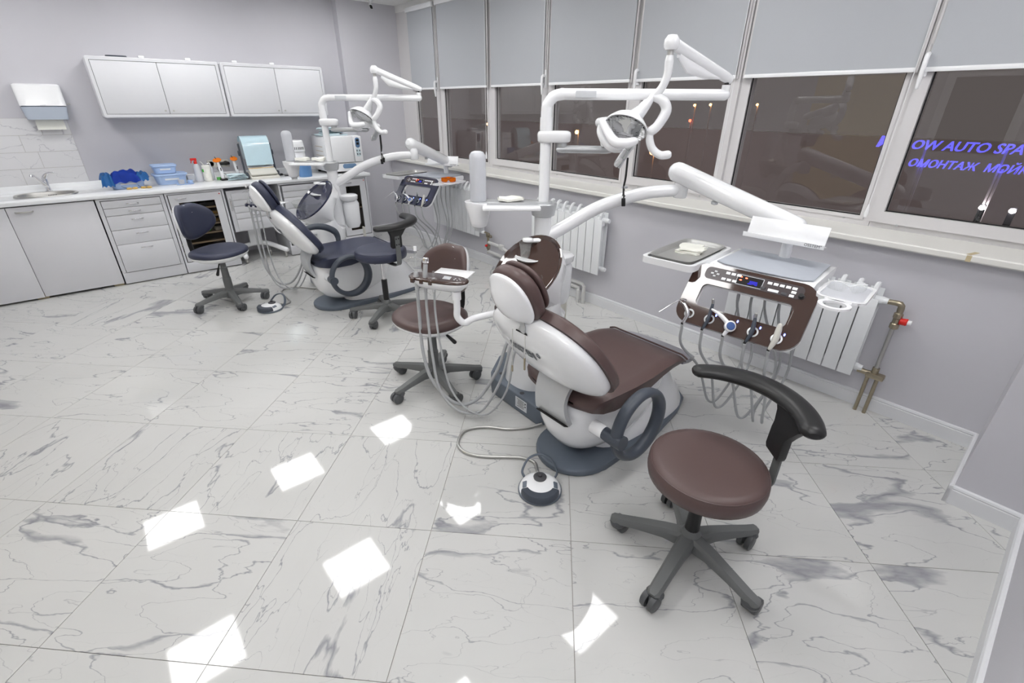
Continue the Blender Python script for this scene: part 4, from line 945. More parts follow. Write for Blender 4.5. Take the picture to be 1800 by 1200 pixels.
# ================================================================ DENTAL UNITS
CHY = -3.96
def dental_chair(O, fab, label):
    ox, oy = O                                                 # empty sits at the base; geometry below is relative to it, x forward (feet), y to the patient's left
    t = thing('dental_chair', label, 'dental chair', (ox, oy, 0))
    L = lambda x, y, z: (x+1.45, y, z)                         # chair frame: x as in the near unit
    # base plate
    poly = []
    for k in range(17):
        a = PI/2+PI*k/16; poly.append((-1.655+.215*math.cos(a)+1.45, .205*math.sin(a)))
    poly += [(-1.2+1.45, -.205), (-.95+1.45, -.165), (-.80+1.45, -.11), (-.745+1.45, -.04), (-.745+1.45, .04), (-.80+1.45, .11), (-.95+1.45, .165), (-1.2+1.45, .205)]
    finish(prism(poly, 0, .036, .010, seg=3), 'base_plate', 'slate', t)
    # pedestal wedge
    secs = [[L(x, y, z) for x, y, _ in sup(cx, 0, 0, hx, hy, 3.2, 36)] for z, cx, hx, hy in ((.034, -1.205, .395, .170), (.06, -1.200, .390, .168), (.16, -1.19, .315, .158), (.26, -1.19, .235, .142), (.34, -1.20, .17, .12), (.40, -1.22, .13, .10))]
    finish(loft(secs), 'pedestal', 'wpaint', t, ang=50)
    # moving hull below the seat
    secs = []
    for z, x0, x1, hy, e in ((.060, -1.66, -1.44, .07, 2.2), (.075, -1.72, -1.36, .11, 2.3), (.11, -1.775, -1.26, .150, 2.4), (.17, -1.82, -1.18, .185, 2.5), (.25, -1.848, -1.14, .208, 2.6), (.34, -1.860, -1.12, .222, 2.7), (.395, -1.858, -1.11, .222, 2.8), (.43, -1.82, -1.12, .20, 2.8)):
        secs.append([L(x, y, z) for x, y, _ in sup((x0+x1)/2, 0, 0, (x1-x0)/2, hy, e, 48)])
    finish(loft(secs), 'hull', 'wpaint', t, ang=60)
    # warning stickers on the pedestal flank
    finish(bx(L(-1.33, -.148, .235), (.04, .003, .016), 0, Euler((-.12, 0, .35))), 'warning_sticker', 'amber', t, smooth=False)
    finish(bx(L(-1.335, -.149, .212), (.05, .003, .016), 0, Euler((-.12, 0, .35))), 'warning_sticker', 'orange', t, smooth=False)
    # seat cushion: bucket at the hips, flat towards the knees
    secs = []
    for x, hw, zt, rim, th in ((-1.842, .12, .450, .0, .03), (-1.835, .18, .466, .0, .06), (-1.815, .222, .480, .006, .08), (-1.77, .250, .487, .018, .095), (-1.70, .260, .484, .026, .10), (-1.58, .268, .482, .028, .095), (-1.45, .268, .492, .020, .085), (-1.34, .262, .505, .012, .075), (-1.24, .256, .505, .008, .065), (-1.165, .252, .492, .005, .055), (-1.135, .250, .480, .003, .045), (-1.125, .246, .470, 0, .03)):
        s_ = []; N = 24
        for k in range(N+1):
            u = -1+2*k/N; s_.append(L(x, hw*u, zt+rim*abs(u)**3-.018*max(0, abs(u)-.86)/.14))
        for k in range(N+1):
            u = 1-2*k/N; s_.append(L(x, hw*.96*u, zt-th+.02*abs(u)**4))
        secs.append(s_)
    finish(loft(secs), 'seat', fab, t, ang=60)
    pipe_ = [L(-1.131, u*.252, .487-.012*max(0, abs(u)-.9)*10) for u in [-1+k/8 for k in range(17)]]
    finish(tb(pipe_, .005, n=2, seg=8, cap='round'), 'piping', fab, t)
    # leg board in grey vinyl
    secs = []
    for x, hw, zt, th in ((-1.135, .243, .474, .045), (-1.05, .232, .452, .048), (-.96, .205, .420, .045), (-.90, .165, .392, .035), (-.872, .11, .374, .02)):
        s_ = []; N = 16
        for k in range(N+1): u = -1+2*k/N; s_.append(L(x, hw*u, zt-.010*abs(u)**4))
        for k in range(N+1): u = 1-2*k/N; s_.append(L(x, hw*u*.97, zt-th+.008*abs(u)**4))
        secs.append(s_)
    finish(loft(secs), 'leg_board', 'toe', t, ang=60)
    finish(loft([[L(x, .11*math.cos(a)*f, z+.014*math.sin(a)) for a in [2*PI*k/20 for k in range(20)]] for x, z, f in ((-.90, .372, 1.25), (-.865, .355, 1.0), (-.85, .348, .75))]), 'toe_cap', 'black', t)
    finish(loft([[L(x, y*w_, z) for y, z in ((-.17, zt_), (.17, zt_), (.15, zb_), (-.15, zb_))] for x, zt_, zb_, w_ in ((-1.30, .44, .36, 1), (-1.12, .42, .34, 1), (-.98, .385, .35, .8))]), 'leg_support', 'wpaint', t, smooth=False)
    # backrest frame: u up the back, n out of the rear shell
    B = Vector(L(-1.83, -.04, .55)); lean = Vector((-.56, 0, .83)).normalized(); nb = Vector((-lean.z, 0, lean.x)); nb.z = -abs(nb.z) if nb.z > 0 else nb.z
    nb = Vector((-.83, 0, -.56)).normalized(); yv = Vector((0, 1, 0)); HL = .228; HWB = .308
    ctr = B+lean*.20+Vector((.012, 0, .008))
    def prof_w(v):                                             # half width up the back, v in -1..1
        return HWB*(max(0, 1-abs(v)**2.6))**.45*(1-.05*v)
    def shell_h(a, v):                                         # bulge of the rear shell
        w_ = max(prof_w(v), 1e-4); q = max(0, 1-(abs(a)/w_)**2.2)
        return .022+.066*q**.55*(max(0, 1-abs(v)**2.6))**.5
    def bpt(a, v, d): return ctr+lean*(v*HL)+yv*a+nb*d
    NV, NA = 26, 22; bm = NB(); grid = []
    vs_ = [-math.cos(PI*k/NV)*.995 for k in range(NV+1)]
    for v in vs_:
        w_ = prof_w(v); grid.append([bm.verts.new(bpt(-math.cos(PI*j/NA)*w_, v, shell_h(-math.cos(PI*j/NA)*w_, v))) for j in range(NA+1)])
    back = [[bm.verts.new(bpt(-math.cos(PI*j/NA)*prof_w(v), v, 0)) for j in (0, NA)] for v in vs_]
    for i in range(NV):
        for j in range(NA): bm.faces.new((grid[i][j], grid[i][j+1], grid[i+1][j+1], grid[i+1][j]))
        bm.faces.new((grid[i][0], grid[i+1][0], back[i+1][0], back[i][0])); bm.faces.new((grid[i][NA], back[i][1], back[i+1][1], grid[i+1][NA]))
        bm.faces.new((back[i][0], back[i+1][0], back[i+1][1], back[i][1]))
    sh = finish(bm, 'back_shell', 'wpaint', t, ang=60)
    # cushion on the front side
    bm = NB(); grid = []; g0 = []
    for v in vs_:
        w_ = prof_w(v)*1.045+.004; row = []
        for j in range(NA+1):
            a = -math.cos(PI*j/NA)*w_; q = (1-(abs(a)/w_)**6)*(1-abs(v)**8); row.append(bm.verts.new(ctr+lean*(v*HL*1.04)+yv*a-nb*(.030+.034*max(0, q)**.5)))
        grid.append(row); g0.append([bm.verts.new(ctr+lean*(v*HL*1.04)+yv*(-math.cos(PI*j/NA)*w_)-nb*.002) for j in range(NA+1)])
    for i in range(NV):
        for j in range(NA):
            bm.faces.new((grid[i][j], grid[i][j+1], grid[i+1][j+1], grid[i+1][j])); bm.faces.new((g0[i][j], g0[i][j+1], g0[i+1][j+1], g0[i+1][j]))
        bm.faces.new((grid[i][0], grid[i+1][0], g0[i+1][0], g0[i][0])); bm.faces.new((grid[i][NA], grid[i+1][NA], g0[i+1][NA], g0[i][NA]))
    for j in range(NA): bm.faces.new((grid[0][j], grid[0][j+1], g0[0][j+1], g0[0][j])); bm.faces.new((grid[NV][j], grid[NV][j+1], g0[NV][j+1], g0[NV][j]))
    finish(bm, 'back_cushion', fab, t, ang=60)
    # maker's lettering wrapped on the rear shell
    bm = text_bm('OSSTEM', .040, .0008, bold=.0008); bmesh.ops.scale(bm, vec=(1.12, 1, 1), verts=bm.verts)
    b2_ = tb(ring_pts((.108, .014, 0), .0075, 20), .0022, seg=6, n=1, closed=True); me_ = bpy.data.meshes.new('x'); b2_.to_mesh(me_); b2_.free(); bm.from_mesh(me_); bpy.data.meshes.remove(me_)
    bmesh.ops.subdivide_edges(bm, edges=[e for e in bm.edges if e.calc_length() > .012], cuts=2)
    for v_ in bm.verts:
        a = (.052-v_.co.x); vv = .25+v_.co.y*1.7/HL          # text reads from behind: left is the patient's left (+y)
        v_.co = bpt(a, vv, shell_h(a, vv)+.0022+v_.co.z*.6)
    finish(bm, 'lettering', 'ink', sh, smooth=False)
    # silver hinge bracket between hull and shell
    sp_ = smooth_path([L(-1.80, 0, .60), L(-1.868, 0, .52), L(-1.892, 0, .45), L(-1.886, 0, .38), L(-1.868, 0, .325)], 5); secs = []
    for i, q in enumerate(sp_):
        tg = (sp_[min(i+1, len(sp_)-1)]-sp_[max(0, i-1)]).normalized(); nn = Vector((-tg.z, 0, tg.x))*.022
        if nn.x < 0: nn = -nn
        hw_ = .112-.018*math.sin(PI*i/(len(sp_)-1))
        secs.append([q+Vector((0, -hw_, 0)), q+Vector((0, hw_, 0)), q+nn+Vector((0, hw_, 0)), q+nn+Vector((0, -hw_, 0))])
    finish(loft(secs, mtx=Matrix.Translation((0, -.018, 0))), 'hinge_bracket', 'silver', t, ang=50)
    finish(bx(L(-1.868, -.018, .318), (.03, .19, .006), .001, Euler((0, .5, 0))), 'bracket_slot', 'dark', t)
    # headrest: shell, two layered cushions, strap
    hc = Vector(L(-2.100, -.015, .990)); hl = Vector((-.42, 0, .907)); hn = Vector((-.907, 0, -.42))
    def head(rad_u, rad_a, d0, d1, bul, e=2.3, rise=0):
        secs = []
        for d, s_ in ((d0, .90), (d0+(d1-d0)*.15, .98), (d0+(d1-d0)*.5, 1.0), (d0+(d1-d0)*.85, .97), (d1, .88), (d1+bul*.6, .62), (d1+bul*.95, .25), (d1+bul, .02)):
            secs.append([hc+hl*(u*s_+rise)+yv*(a*s_)+hn*d for u, a, _ in sup(0, 0, 0, rad_u, rad_a, e, 36)])
        return loft(secs)
    finish(head(.118, .112, .012, .034, .046), 'headrest_shell', 'wpaint', t, ang=60)
    finish(head(.122, .119, .010, -.045, -.006, 2.5), 'headrest_cushion', fab, t, ang=60)
    finish(head(.108, .112, -.052, -.074, -.012, 2.5, .006), 'headrest_pillow', fab, t, ang=60)
    nk = hc+hn*.030-hl*.10; nk2 = bpt(0, .93, .045)
    finish(tb([nk+hl*.06, nk, nk2, bpt(0, .84, .062)], .014, n=4, seg=12, flat=(.5, 2.1)), 'neck_bracket', 'silver', t)
    sm = basis(bpt(0, .80, shell_h(0, .80)+.0005), yv, lean+nb*.35, nb-lean*.35); finish(prism(rrect(.062, .016, .003), -.004, .002, 0, mtx=sm), 'neck_slot', 'dark', t)
    # armrests: big ring on the patient's right, short arc on the left
    rc = Vector(L(-1.63, -.335, .345)); pts = []
    def ringr(k): return (.020, .026, .031, .034, .031, .026, .020, .017, .0165, .017, .0165, .018)[k % 12]
    N = 48; rings = []; bm = NB()
    for k in range(N):
        a = -PI/4+2*PI*k/N; w1 = .020+.016*max(0, math.cos(a+.5))
        cp = rc+Vector((math.cos(a)*.158, 0, math.sin(a)*.162)); er = Vector((math.cos(a), 0, math.sin(a)))
        rings.append([bm.verts.new(cp+er*(w1*math.cos(2*PI*j/14))+yv*(.030*math.sin(2*PI*j/14))) for j in range(14)])
    for k in range(N):
        for j in range(14): bm.faces.new((rings[k][j], rings[k][(j+1) % 14], rings[(k+1) % N][(j+1) % 14], rings[(k+1) % N][j]))
    finish(bm, 'armrest_ring', 'slate2', t, ang=60)
    finish(tb([L(-1.775, -.195, .325), L(-1.775, -.262, .325)], .033, n=1, seg=20), 'armrest_boss', 'wpaint', t)
    finish(tb([L(-1.775, -.258, .325), L(-1.782, -.300, .328), L(-1.785, -.372, .335)], [.030, .031, .034], n=3, seg=18), 'armrest_pivot', 'slate2', t)
    pts = [L(-1.80, .26, .53), L(-1.79, .285, .60), L(-1.70, .295, .645), L(-1.58, .295, .635), L(-1.49, .29, .585), L(-1.465, .285, .53), L(-1.47, .27, .48)]
    finish(tb(pts, [.016, .018, .021, .024, .026, .022, .018], n=5, seg=14, cap='round', flat=(1, 1.2)), 'armrest_arc', 'slate2', t)
    return t, (ctr, lean, nb, HL, shell_h)
def napkin_chain(t, chair, geo, label):
    ctr, lean, nb, HL, shell_h = geo
    n = thing('napkin_chain', label, 'chain', tuple(Vector(chair.location)+ctr+lean*(HL*.9)))
    org = ctr+lean*(HL*.9)
    def p(a, v): return ctr+lean*(v*HL)+Vector((0, a, 0))+nb*(shell_h(a, v)+.004)-org
    for a, drop, cl in ((.040, .165, .03), (-.036, .10, .055)):
        top = p(a, .86)+nb*.012; pts = [top+Vector((0, 0, -drop*k/10)) for k in range(11)]
        # bead chain: one strand of small beads
        bm = NB(); tube(bm, pts, .0016, n=2, seg=6)
        P_ = smooth_path(pts, 4)
        for q in P_[::1]: lathe([(0, -.0028), (.0028, 0), (0, .0028)], 6, Matrix.Translation(q), bm)
        o = finish(bm, 'beads', 'steel', n); o['kind'] = 'stuff'
        e = P_[-1]; finish(bx(e+Vector((0, 0, -cl/2)), (.006, .008, cl), .002), 'clip', 'brass', n)
    return n
def spittoon(O, pl, label, end=(-.62, -4.36, 1.11), hrot=.05):
    """Floor box, column with tilted bowl, pole, shelf with water bottle, lamp boom and instrument arm."""
    ox, oy = O; t = thing('spittoon_unit', label, 'dental unit', (ox, oy, 0))
    L = lambda x, y, z: (x+1.45, y+3.96, z)                     # coordinates of the near unit
    def l2(pp): return [(x+1.45, y+3.96) for x, y in pp]
    poly = l2([(-1.67, -3.66), (-1.66, -3.24), (-1.62, -3.18), (-1.45, -3.05), (-1.36, -3.03), (-1.22, -3.08), (-1.18, -3.16), (-1.18, -3.70), (-1.64, -3.70)])
    bxo = finish(prism(poly, 0, .118, .008, seg=3), 'floor_box', 'slate', t, ang=50)
    for x, y in ((-1.60, -3.205), (-1.585, -3.245), (-1.635, -3.50)):
        finish(lathe([(0, 0), (.014, 0), (.014, .0015), (.0, .002)], 14, Matrix.Translation(L(x, y, .1185))), 'plug', 'inkdark', bxo)
    o = finish(bx(L(-1.6675, -3.53, .068), (.003, .10, .07), 0), 'rating_plate', 'label', bxo, smooth=False)
    for k in range(6): 
        pass
    bm = NB()
    for k in range(7): box(bm, L(-1.6695, -3.525-.004*(k % 3), .094-k*.008), (.0008, .062-.012*(k % 2), .0022))
    for k in range(2): box(bm, L(-1.6695, -3.568, .088-k*.02), (.0008, .010, .008))
    finish(bm, 'print_lines', 'inkdark', bxo, smooth=False)['kind'] = 'stuff'
    # column body, leaning out into the bowl
    bn = Vector((-.66, -.10, .745)).normalized(); bc = Vector(L(-1.530, -3.40, .832)); bu = Vector((0, 0, 1)); bu = (bu-bn*bu.dot(bn)).normalized(); bv = bn.cross(bu)
    secs = []
    for z, cx, cy, hx, hy in ((.112, -1.455, -3.40, .165, .165), (.16, -1.455, -3.40, .158, .160), (.30, -1.455, -3.395, .150, .155), (.45, -1.45, -3.39, .152, .160), (.56, -1.45, -3.39, .165, .175)):
        secs.append([L(x, y, z) for x, y, _ in sup(cx, cy, 0, hx, hy, 2.4, 40)])
    N = 40
    def bowl_ring(ru, rv, d, blend=1.0):
        return [tuple(bc+bv*(rv*math.cos(2*PI*k/N+PH))+bu*(ru*math.sin(2*PI*k/N+PH))+bn*d) for k in range(N)]
    # align ring start with +x of sup: find phase
    PH = 0.0
    best = None
    for ph in [2*PI*q/40 for q in range(40)]:
        PH = ph; r = bowl_ring(.2, .2, 0); d = sum((Vector(r[k])-Vector(secs[-1][k])).length for k in range(N))
        if best is None or d < best[0]: best = (d, ph, 1)
    PH = best[1]
    r0 = bowl_ring(.218, .196, -.085); r1 = bowl_ring(.230, .203, -.02); r2 = bowl_ring(.230, .203, -.004)
    s_top = secs[-1]; mid = [tuple((Vector(a)*.45+Vector(b)*.55)) for a, b in zip(s_top, r0)]
    secs += [mid, r0, r1, r2]
    finish(loft(secs, closed_ends=True), 'column', 'wpaint', t, ang=60)
    # bowl dish: glossy rim disc, smoked glass bowl
    rg = [bowl_ring(.230, .203, -.003), bowl_ring(.232, .205, .006), bowl_ring(.225, .198, .010), bowl_ring(.208, .183, -.004), bowl_ring(.16, .142, -.045), bowl_ring(.08, .07, -.066), bowl_ring(.01, .01, -.068)]
    finish(loft(rg), 'bowl_surround', pl, t, ang=60)
    gc = bc+bn*.012-bu*.075+bv*0.0
    def gl(r, z): return [tuple(gc+Vector((r*math.cos(2*PI*k/32)*.95-.02, r*math.sin(2*PI*k/32)*1.25, z))) for k in range(32)]
    finish(loft([gl(.035, -.050), gl(.07, -.045), gl(.105, -.015), gl(.128, .03), gl(.132, .034), gl(.130, .036), gl(.126, .033)], closed_ends=False), 'glass_bowl', 'smoke', t, ang=60)
    # cup shelf and filler spout
    sh = Vector(L(-1.468, -3.345, .875))
    secs = [[tuple(sh+Vector((x, y, z))) for x, y, _ in sup(0, 0, 0, .066*s_, .086*s_, 2.2, 28)] for z, s_ in ((-.012, .75), (-.004, .97), (.0, 1.0), (.004, .96), (.002, .85), (.001, .3))]
    finish(loft(secs), 'cup_shelf', 'wpl', t, ang=60)
    fp = Vector(L(-1.395, -3.33, .95))
    bm = NB(); tube(bm, [fp+Vector((.05, -.02, -.03)), fp+Vector((.02, -.01, .005)), fp+Vector((-.04, .01, .012))], [.018, .020, .016], n=4, seg=14, cap='round', flat=(.7, 1.1))
    lathe([(0, -.010), (.026, -.008), (.028, 0), (.024, .008), (0, .011)], 20, Matrix.Translation(fp+Vector((-.056, .010, .020))), bm, sx=1.1, sy=1.2)
    finish(bm, 'filler_spout', 'wpl', t, ang=60)
    # side boss and suction pod on the far flank of the column
    finish(loft([[L(x, y, z) for x, y, _ in sup(-1.135, -3.27, 0, hx, hy, 2.6, 24)] for z, hx, hy in ((.50, .055, .05), (.54, .075, .065), (.74, .080, .07), (.78, .06, .05))]), 'side_pod', 'wpl', t, ang=60)
    finish(loft([[L(x, y, z) for x, y, _ in sup(-1.155, -3.29, 0, hx, hy, 2.4, 24)] for z, hx, hy in ((.765, .05, .05), (.785, .085, .075), (.82, .09, .078), (.832, .075, .06))]), 'pod_cap', 'wpl', t, ang=60)
    # pole
    px, py = -1.262, -3.24
    finish(tb([L(px, py, .50), L(px, py, 1.08)], .050, n=1, seg=28), 'lower_pole', 'wpaint', t)
    finish(tb([L(px, py, 1.08), L(px, py, 1.49)], .030, n=1, seg=24), 'middle_pole', 'wpaint', t)
    d = Vector((-.59+1.262, -3.862+3.24, 0)); Ld = d.length; d.normalize()
    z0 = 1.695
    P0 = Vector(L(px, py, 0))
    finish(tb([P0+Vector((0, 0, 1.52)), P0+Vector((0, 0, 1.585))], .034, n=1, seg=24), 'pole_collar', 'wpaint', t)
    finish(tb([P0+Vector((0, 0, 1.585)), P0+Vector((0, 0, 1.62)), P0+Vector((0, 0, z0-.05))+d*.004, P0+Vector((0, 0, z0-.012))+d*.035, P0+Vector((0, 0, z0))+d*.085, P0+Vector((0, 0, z0))+d*.14, P0+Vector((0, 0, z0))+d*Ld], lambda u: .031-.004*u, n=5, seg=20, cap='round'), 'lamp_boom', 'wpaint', t)
    q = P0+Vector((0, 0, z0+.0))+d*.20+d.cross(Vector((0, 0, 1)))*.0295
    finish(bx(q, (.105, .004, .032), .001, Euler((0, 0, math.atan2(d.y, d.x)))), 'rating_label', 'label', t)
    # shelf from pole to bottle holder
    bt = Vector(L(-1.555, -3.005, 0)); ph = Vector(L(px, py, 0)); ax = (bt-ph); LA = ax.length; ax.normalize(); sd = Vector((-ax.y, ax.x, 0))
    if sd.x > 0: sd = -sd                                    # towards the operator
    ang = math.atan2(ax.y, ax.x)
    zt_ = 1.148
    secs = []
    bm = prism(rrect(LA+.10, .125, .05, 6), -.02, 0, .006, mtx=Matrix.Translation((ph+bt)/2+Vector((0, 0, zt_))) @ Matrix.Rotation(ang, 4, 'Z')); finish(bm, 'shelf', 'silver', t)
    bm = prism(rrect(LA-.05, .125, .012, 4), -.028, -.012, .004, mtx=Matrix.Translation((ph+bt)/2+sd*.085+Vector((0, 0, zt_))) @ Matrix.Rotation(ang, 4, 'Z')); finish(bm, 'front_ledge', 'wpl', t)
    finish(loft([[tuple(bt+Vector((x, y, z))) for x, y, _ in sup(0, 0, 0, r, r, 2, 28)] for z, r in ((1.00, .034), (1.01, .048), (1.04, .053), (1.08, .062), (1.12, .078), (1.146, .080))]), 'bottle_socket', 'wpl', t, ang=60)
    finish(tb([bt+Vector((0, 0, .980)), bt+Vector((0, 0, 1.002))], .028, n=1, seg=16), 'drain_ring', 'silver', t)
    finish(lathe([(0, 1.04), (.066, 1.07), (.074, 1.11), (.078, 1.135), (.074, 1.142), (.03, 1.142)], 28, Matrix.Translation(ph)), 'shelf_socket', 'silver', t)
    finish(lathe([(0, 1.149), (.042, 1.149), (.046, 1.157), (.046, 1.38), (.044, 1.395), (.034, 1.410), (.018, 1.416), (0, 1.417)], 28, Matrix.Translation(bt)), 'water_bottle', 'frost', t)
    # instrument arm: rising curved tube, then the fat spring arm
    J = Vector(L(-.602, -3.705, 1.205)); a0 = Vector(L(px, py, .93)); dj = (J-a0); hz = Vector((dj.x, dj.y, 0)).normalized(); Lh = Vector((dj.x, dj.y, 0)).length
    pts = [a0, a0+hz*.14+Vector((0, 0, .075)), a0+hz*(Lh*.42)+Vector((0, 0, .185)), a0+hz*(Lh*.72)+Vector((0, 0, .255)), a0+hz*Lh+Vector((0, 0, .275))]
    finish(tb(pts, lambda u: .040-.006*u, n=6, seg=22), 'curved_arm', 'wpaint', t)
    Jc = a0+hz*Lh
    finish(lathe([(0, 1.160), (.034, 1.160), (.041, 1.170), (.041, 1.235), (.037, 1.245), (.030, 1.262), (0, 1.262)], 24, Matrix.Translation((Jc.x, Jc.y, 0))), 'arm_joint', 'wpaint', t)
    e = Vector(L(end[0]+.05, end[1], end[2]-.01)); s0 = Vector((Jc.x-.012, Jc.y+.025, 1.300))
    finish(tb([s0, e], lambda u: .056-.006*u, n=1, seg=26, cap='round'), 'spring_arm', 'wpaint', t)
    mid_ = s0.lerp(e, .36)+Vector((0, 0, -.052)); finish(lathe([(0, -.028), (.018, -.022), (.020, -.01), (.010, 0), (.008, .012), (0, .012)], 14, Matrix.Translation(mid_)), 'arm_knob', 'silver', t)
    finish(tb([L(end[0], end[1], 1.045), L(end[0], end[1], .952)], .027, n=1, seg=20), 'arm_post', 'wpaint', t)
    # ledge for a tablet on the post
    hp = Vector(L(end[0]-.02, end[1], 1.055)); rt = Matrix.Translation(hp) @ Matrix.Rotation(hrot, 4, 'Z')
    bm = bx((0, 0, 0), (.006, .36, .085), .001, Euler((0, .30, 0))); xf(bm, bm.verts, rt @ Matrix.Translation((-.038, 0, .045))); hd = finish(bm, 'tablet_holder', 'wpl', t)
    bm = bx((-.055, 0, 0), (.055, .375, .006), .001, Euler((0, .25, 0))); xf(bm, bm.verts, rt); finish(bm, 'holder_ledge', 'wpl', hd)
    bm = bx((-.084, 0, .004), (.004, .375, .022), .001); xf(bm, bm.verts, rt); finish(bm, 'holder_lip', 'wpl', hd)
    bm = text_bm('OSSTEM°', .019, .0004); xf(bm, bm.verts, rt @ basis((-.0868, -.14, .004), (0, -1, 0), (0, 0, 1), (-1, 0, 0))); finish(bm, 'lettering', 'ink', hd, smooth=False)
    # bracket and hose socket for the assistant console
    finish(tb([L(-1.58, -3.47, .545), L(-1.66, -3.50, .55)], [.022, .024], n=1, seg=14, cap='round'), 'hose_socket', 'wpl', t)
    for k in range(3): finish(tb([L(-1.655, -3.49-.022*k, .55-.008*k), L(-1.69, -3.485-.022*k, .535-.012*k)], .012, n=1, seg=10), 'hose_nipple', 'wpl', t)
    finish(bx(L(-1.0+.0, -3.20, .30), (.012, .05, .34), .003), 'rear_bracket', 'beige', t)
    return t, dict(P0=P0, d=d, Ld=Ld, z0=z0, fp=fp, sh=sh)
def operating_light(U, geo, label, head_turn=0.0):
    """Spring arm, drop link and mirror head hanging at the end of the lamp boom."""
    Uo = Vector(U.location); e = geo['P0']+geo['d']*geo['Ld']+Vector((0, 0, geo['z0']))+Uo
    t = thing('operating_light', label, 'lamp', tuple(e)); Z = Vector((0, 0, 1))
    off = Matrix.Rotation(head_turn, 3, 'Z')
    T = off @ Vector((-.352, .122, .195)); a = Vector((.0, 0, .055))
    finish(tb([(0, 0, .0), (0, 0, .045)], .021, n=1, seg=18), 'joint_post', 'wpaint', t)
    finish(tb([(0, 0, .042), (0, 0, .058)], .012, n=1, seg=14), 'joint_pin', 'black', t)
    u = (T-a).normalized(); side = u.cross(Z).normalized(); upv = side.cross(u)
    secs = []
    for s_, h, w_ in ((-.03, .010, .010), (-.022, .021, .019), (.02, .025, .023), (.35, .027, .024), (.40, .030, .026)):
        c_ = a+Vector((0, 0, .020))+u*s_; secs.append([tuple(c_+upv*(h*math.cos(2*PI*k/20))+side*(w_*math.sin(2*PI*k/20))) for k in range(20)])
    finish(loft(secs), 'spring_arm', 'wpaint', t)
    # shroud under the arm
    secs = []
    for s_, h in ((.06, .004), (.14, .022), (.26, .034), (.34, .012)):
        c_ = a+u*s_-upv*(.002+h*.7); secs.append([tuple(c_+upv*(h*math.cos(2*PI*k/12))+side*(.014*math.sin(2*PI*k/12))) for k in range(12)])
    finish(loft(secs), 'arm_shroud', 'wpl', t)
    finish(lathe([(0, .040), (.022, .036), (.034, .018), (.036, 0), (.034, -.014), (.026, -.024), (0, -.026)], 24, Matrix.Translation(T+Vector((0, 0, .014)))), 'knuckle', 'wpaint', t)
    finish(tb([T+Vector((0, 0, -.010)), T+Vector((0, 0, -.034))], .0145, n=1, seg=16), 'steel_pin', 'steel', t)
    f = off @ Vector((-.52, .42, 0)).normalized()*1.0      # direction in which the head reaches
    f = off @ Vector((-.25, .35, 0)).normalized()
    l0 = T+Vector((0, 0, -.032)); l1 = T+Vector((0, 0, -.115)); l2 = T+Vector((0, 0, -.17))+f*.02; l3 = T+Vector((0, 0, -.205))+f*.055
    finish(tb([l0, T+Vector((0, 0, -.055)), T+Vector((0, 0, -.06)), l1, l2, l3], [.017, .021, .021, .020, .019, .018], n=4, seg=18), 'drop_link', 'wpaint', t)
    # head: mirror dish looking down and towards the chair
    hd = T+Vector((0, 0, -.348))+f*.170
    nrm = (off @ Vector((-.57, -.13, -.81))).normalized(); uu = (f-nrm*f.dot(nrm)).normalized(); vv = nrm.cross(uu)
    def disc(r, dd, ru=1.0): return [tuple(hd+uu*(r*ru*math.cos(2*PI*k/36))+vv*(r*math.sin(2*PI*k/36))+nrm*dd) for k in range(36)]
    finish(loft([disc(.025, -.072), disc(.055, -.062), disc(.085, -.040), disc(.108, -.012), disc(.114, .0), disc(.112, .004), disc(.106, .003), disc(.104, -.001)], closed_ends=True), 'head_housing', 'wpaint', t, ang=60)
    # facetted mirror: concave grid of small flat mirrors
    bm = NB()
    for i in range(-6, 7):
        for j in range(-6, 7):
            x, y = i*.0155, j*.0155
            if x*x+y*y > .100**2: continue
            zz = .003-.012*(1-(x*x+y*y)/.1**2); tx, ty = x*1.6+random.uniform(-.05, .05), y*1.6+random.uniform(-.05, .05); q = .0073
            vs_ = [bm.verts.new(hd+uu*(x+sx_*q)+vv*(y+sy_*q)+nrm*(zz+.007+(sx_*tx+sy_*ty)*q*.6)) for sx_, sy_ in ((-1, -1), (1, -1), (1, 1), (-1, 1))]
            bm.faces.new(vs_)
    o = finish(bm, 'mirror_facets', 'mirror', t, smooth=False); o['kind'] = 'stuff'
    finish(loft([disc(.103, .0), disc(.103, .003)]), 'mirror_backing', 'mirror', t, smooth=False)
    # yoke: solid fork from link to dish, then two curved grab handles
    yk = [l3, T+Vector((0, 0, -.255))+f*.09, hd-nrm*.060-uu*.02]
    finish(tb(yk, [.020, .036, .058], n=5, seg=18, flat=(.7, 1.1)), 'yoke', 'wpaint', t, ang=60)
    Rt = -f; Bk = off @ Vector((.83, .56, 0)); eR = hd-uu*.114; eL = hd+uu*.114
    pr = [l3, l3+Rt*.050+Z*-.020, l3+Rt*.072+Z*-.065, eR+Rt*.045+Z*.035, eR+Rt*.014+Z*.006]
    finish(tb(pr, [.019, .025, .026, .024, .024], n=6, seg=16, cap='round'), 'yoke_arm', 'wpaint', t, ang=60)
    pl_ = [l3+Z*-.03+f*.03, hd+Bk*.10+Z*.055+Rt*.02, hd+Bk*.12+Z*.03+f*.07, eL+f*.030+Bk*.05, eL+f*.014]
    finish(tb(pl_, [.019, .023, .024, .023, .024], n=6, seg=16, cap='round'), 'yoke_arm', 'wpaint', t, ang=60)
    hr = [eR+Rt*.012+Z*.010, eR+Rt*.014+Z*-.035, eR+Rt*.035+Z*-.078, eR+Rt*.075+Z*-.104, eR+Rt*.112+Z*-.102]
    finish(tb(hr, [.016, .020, .020, .020, .021], n=6, seg=16, cap='round'), 'grab_handle', 'wpl', t, ang=60)
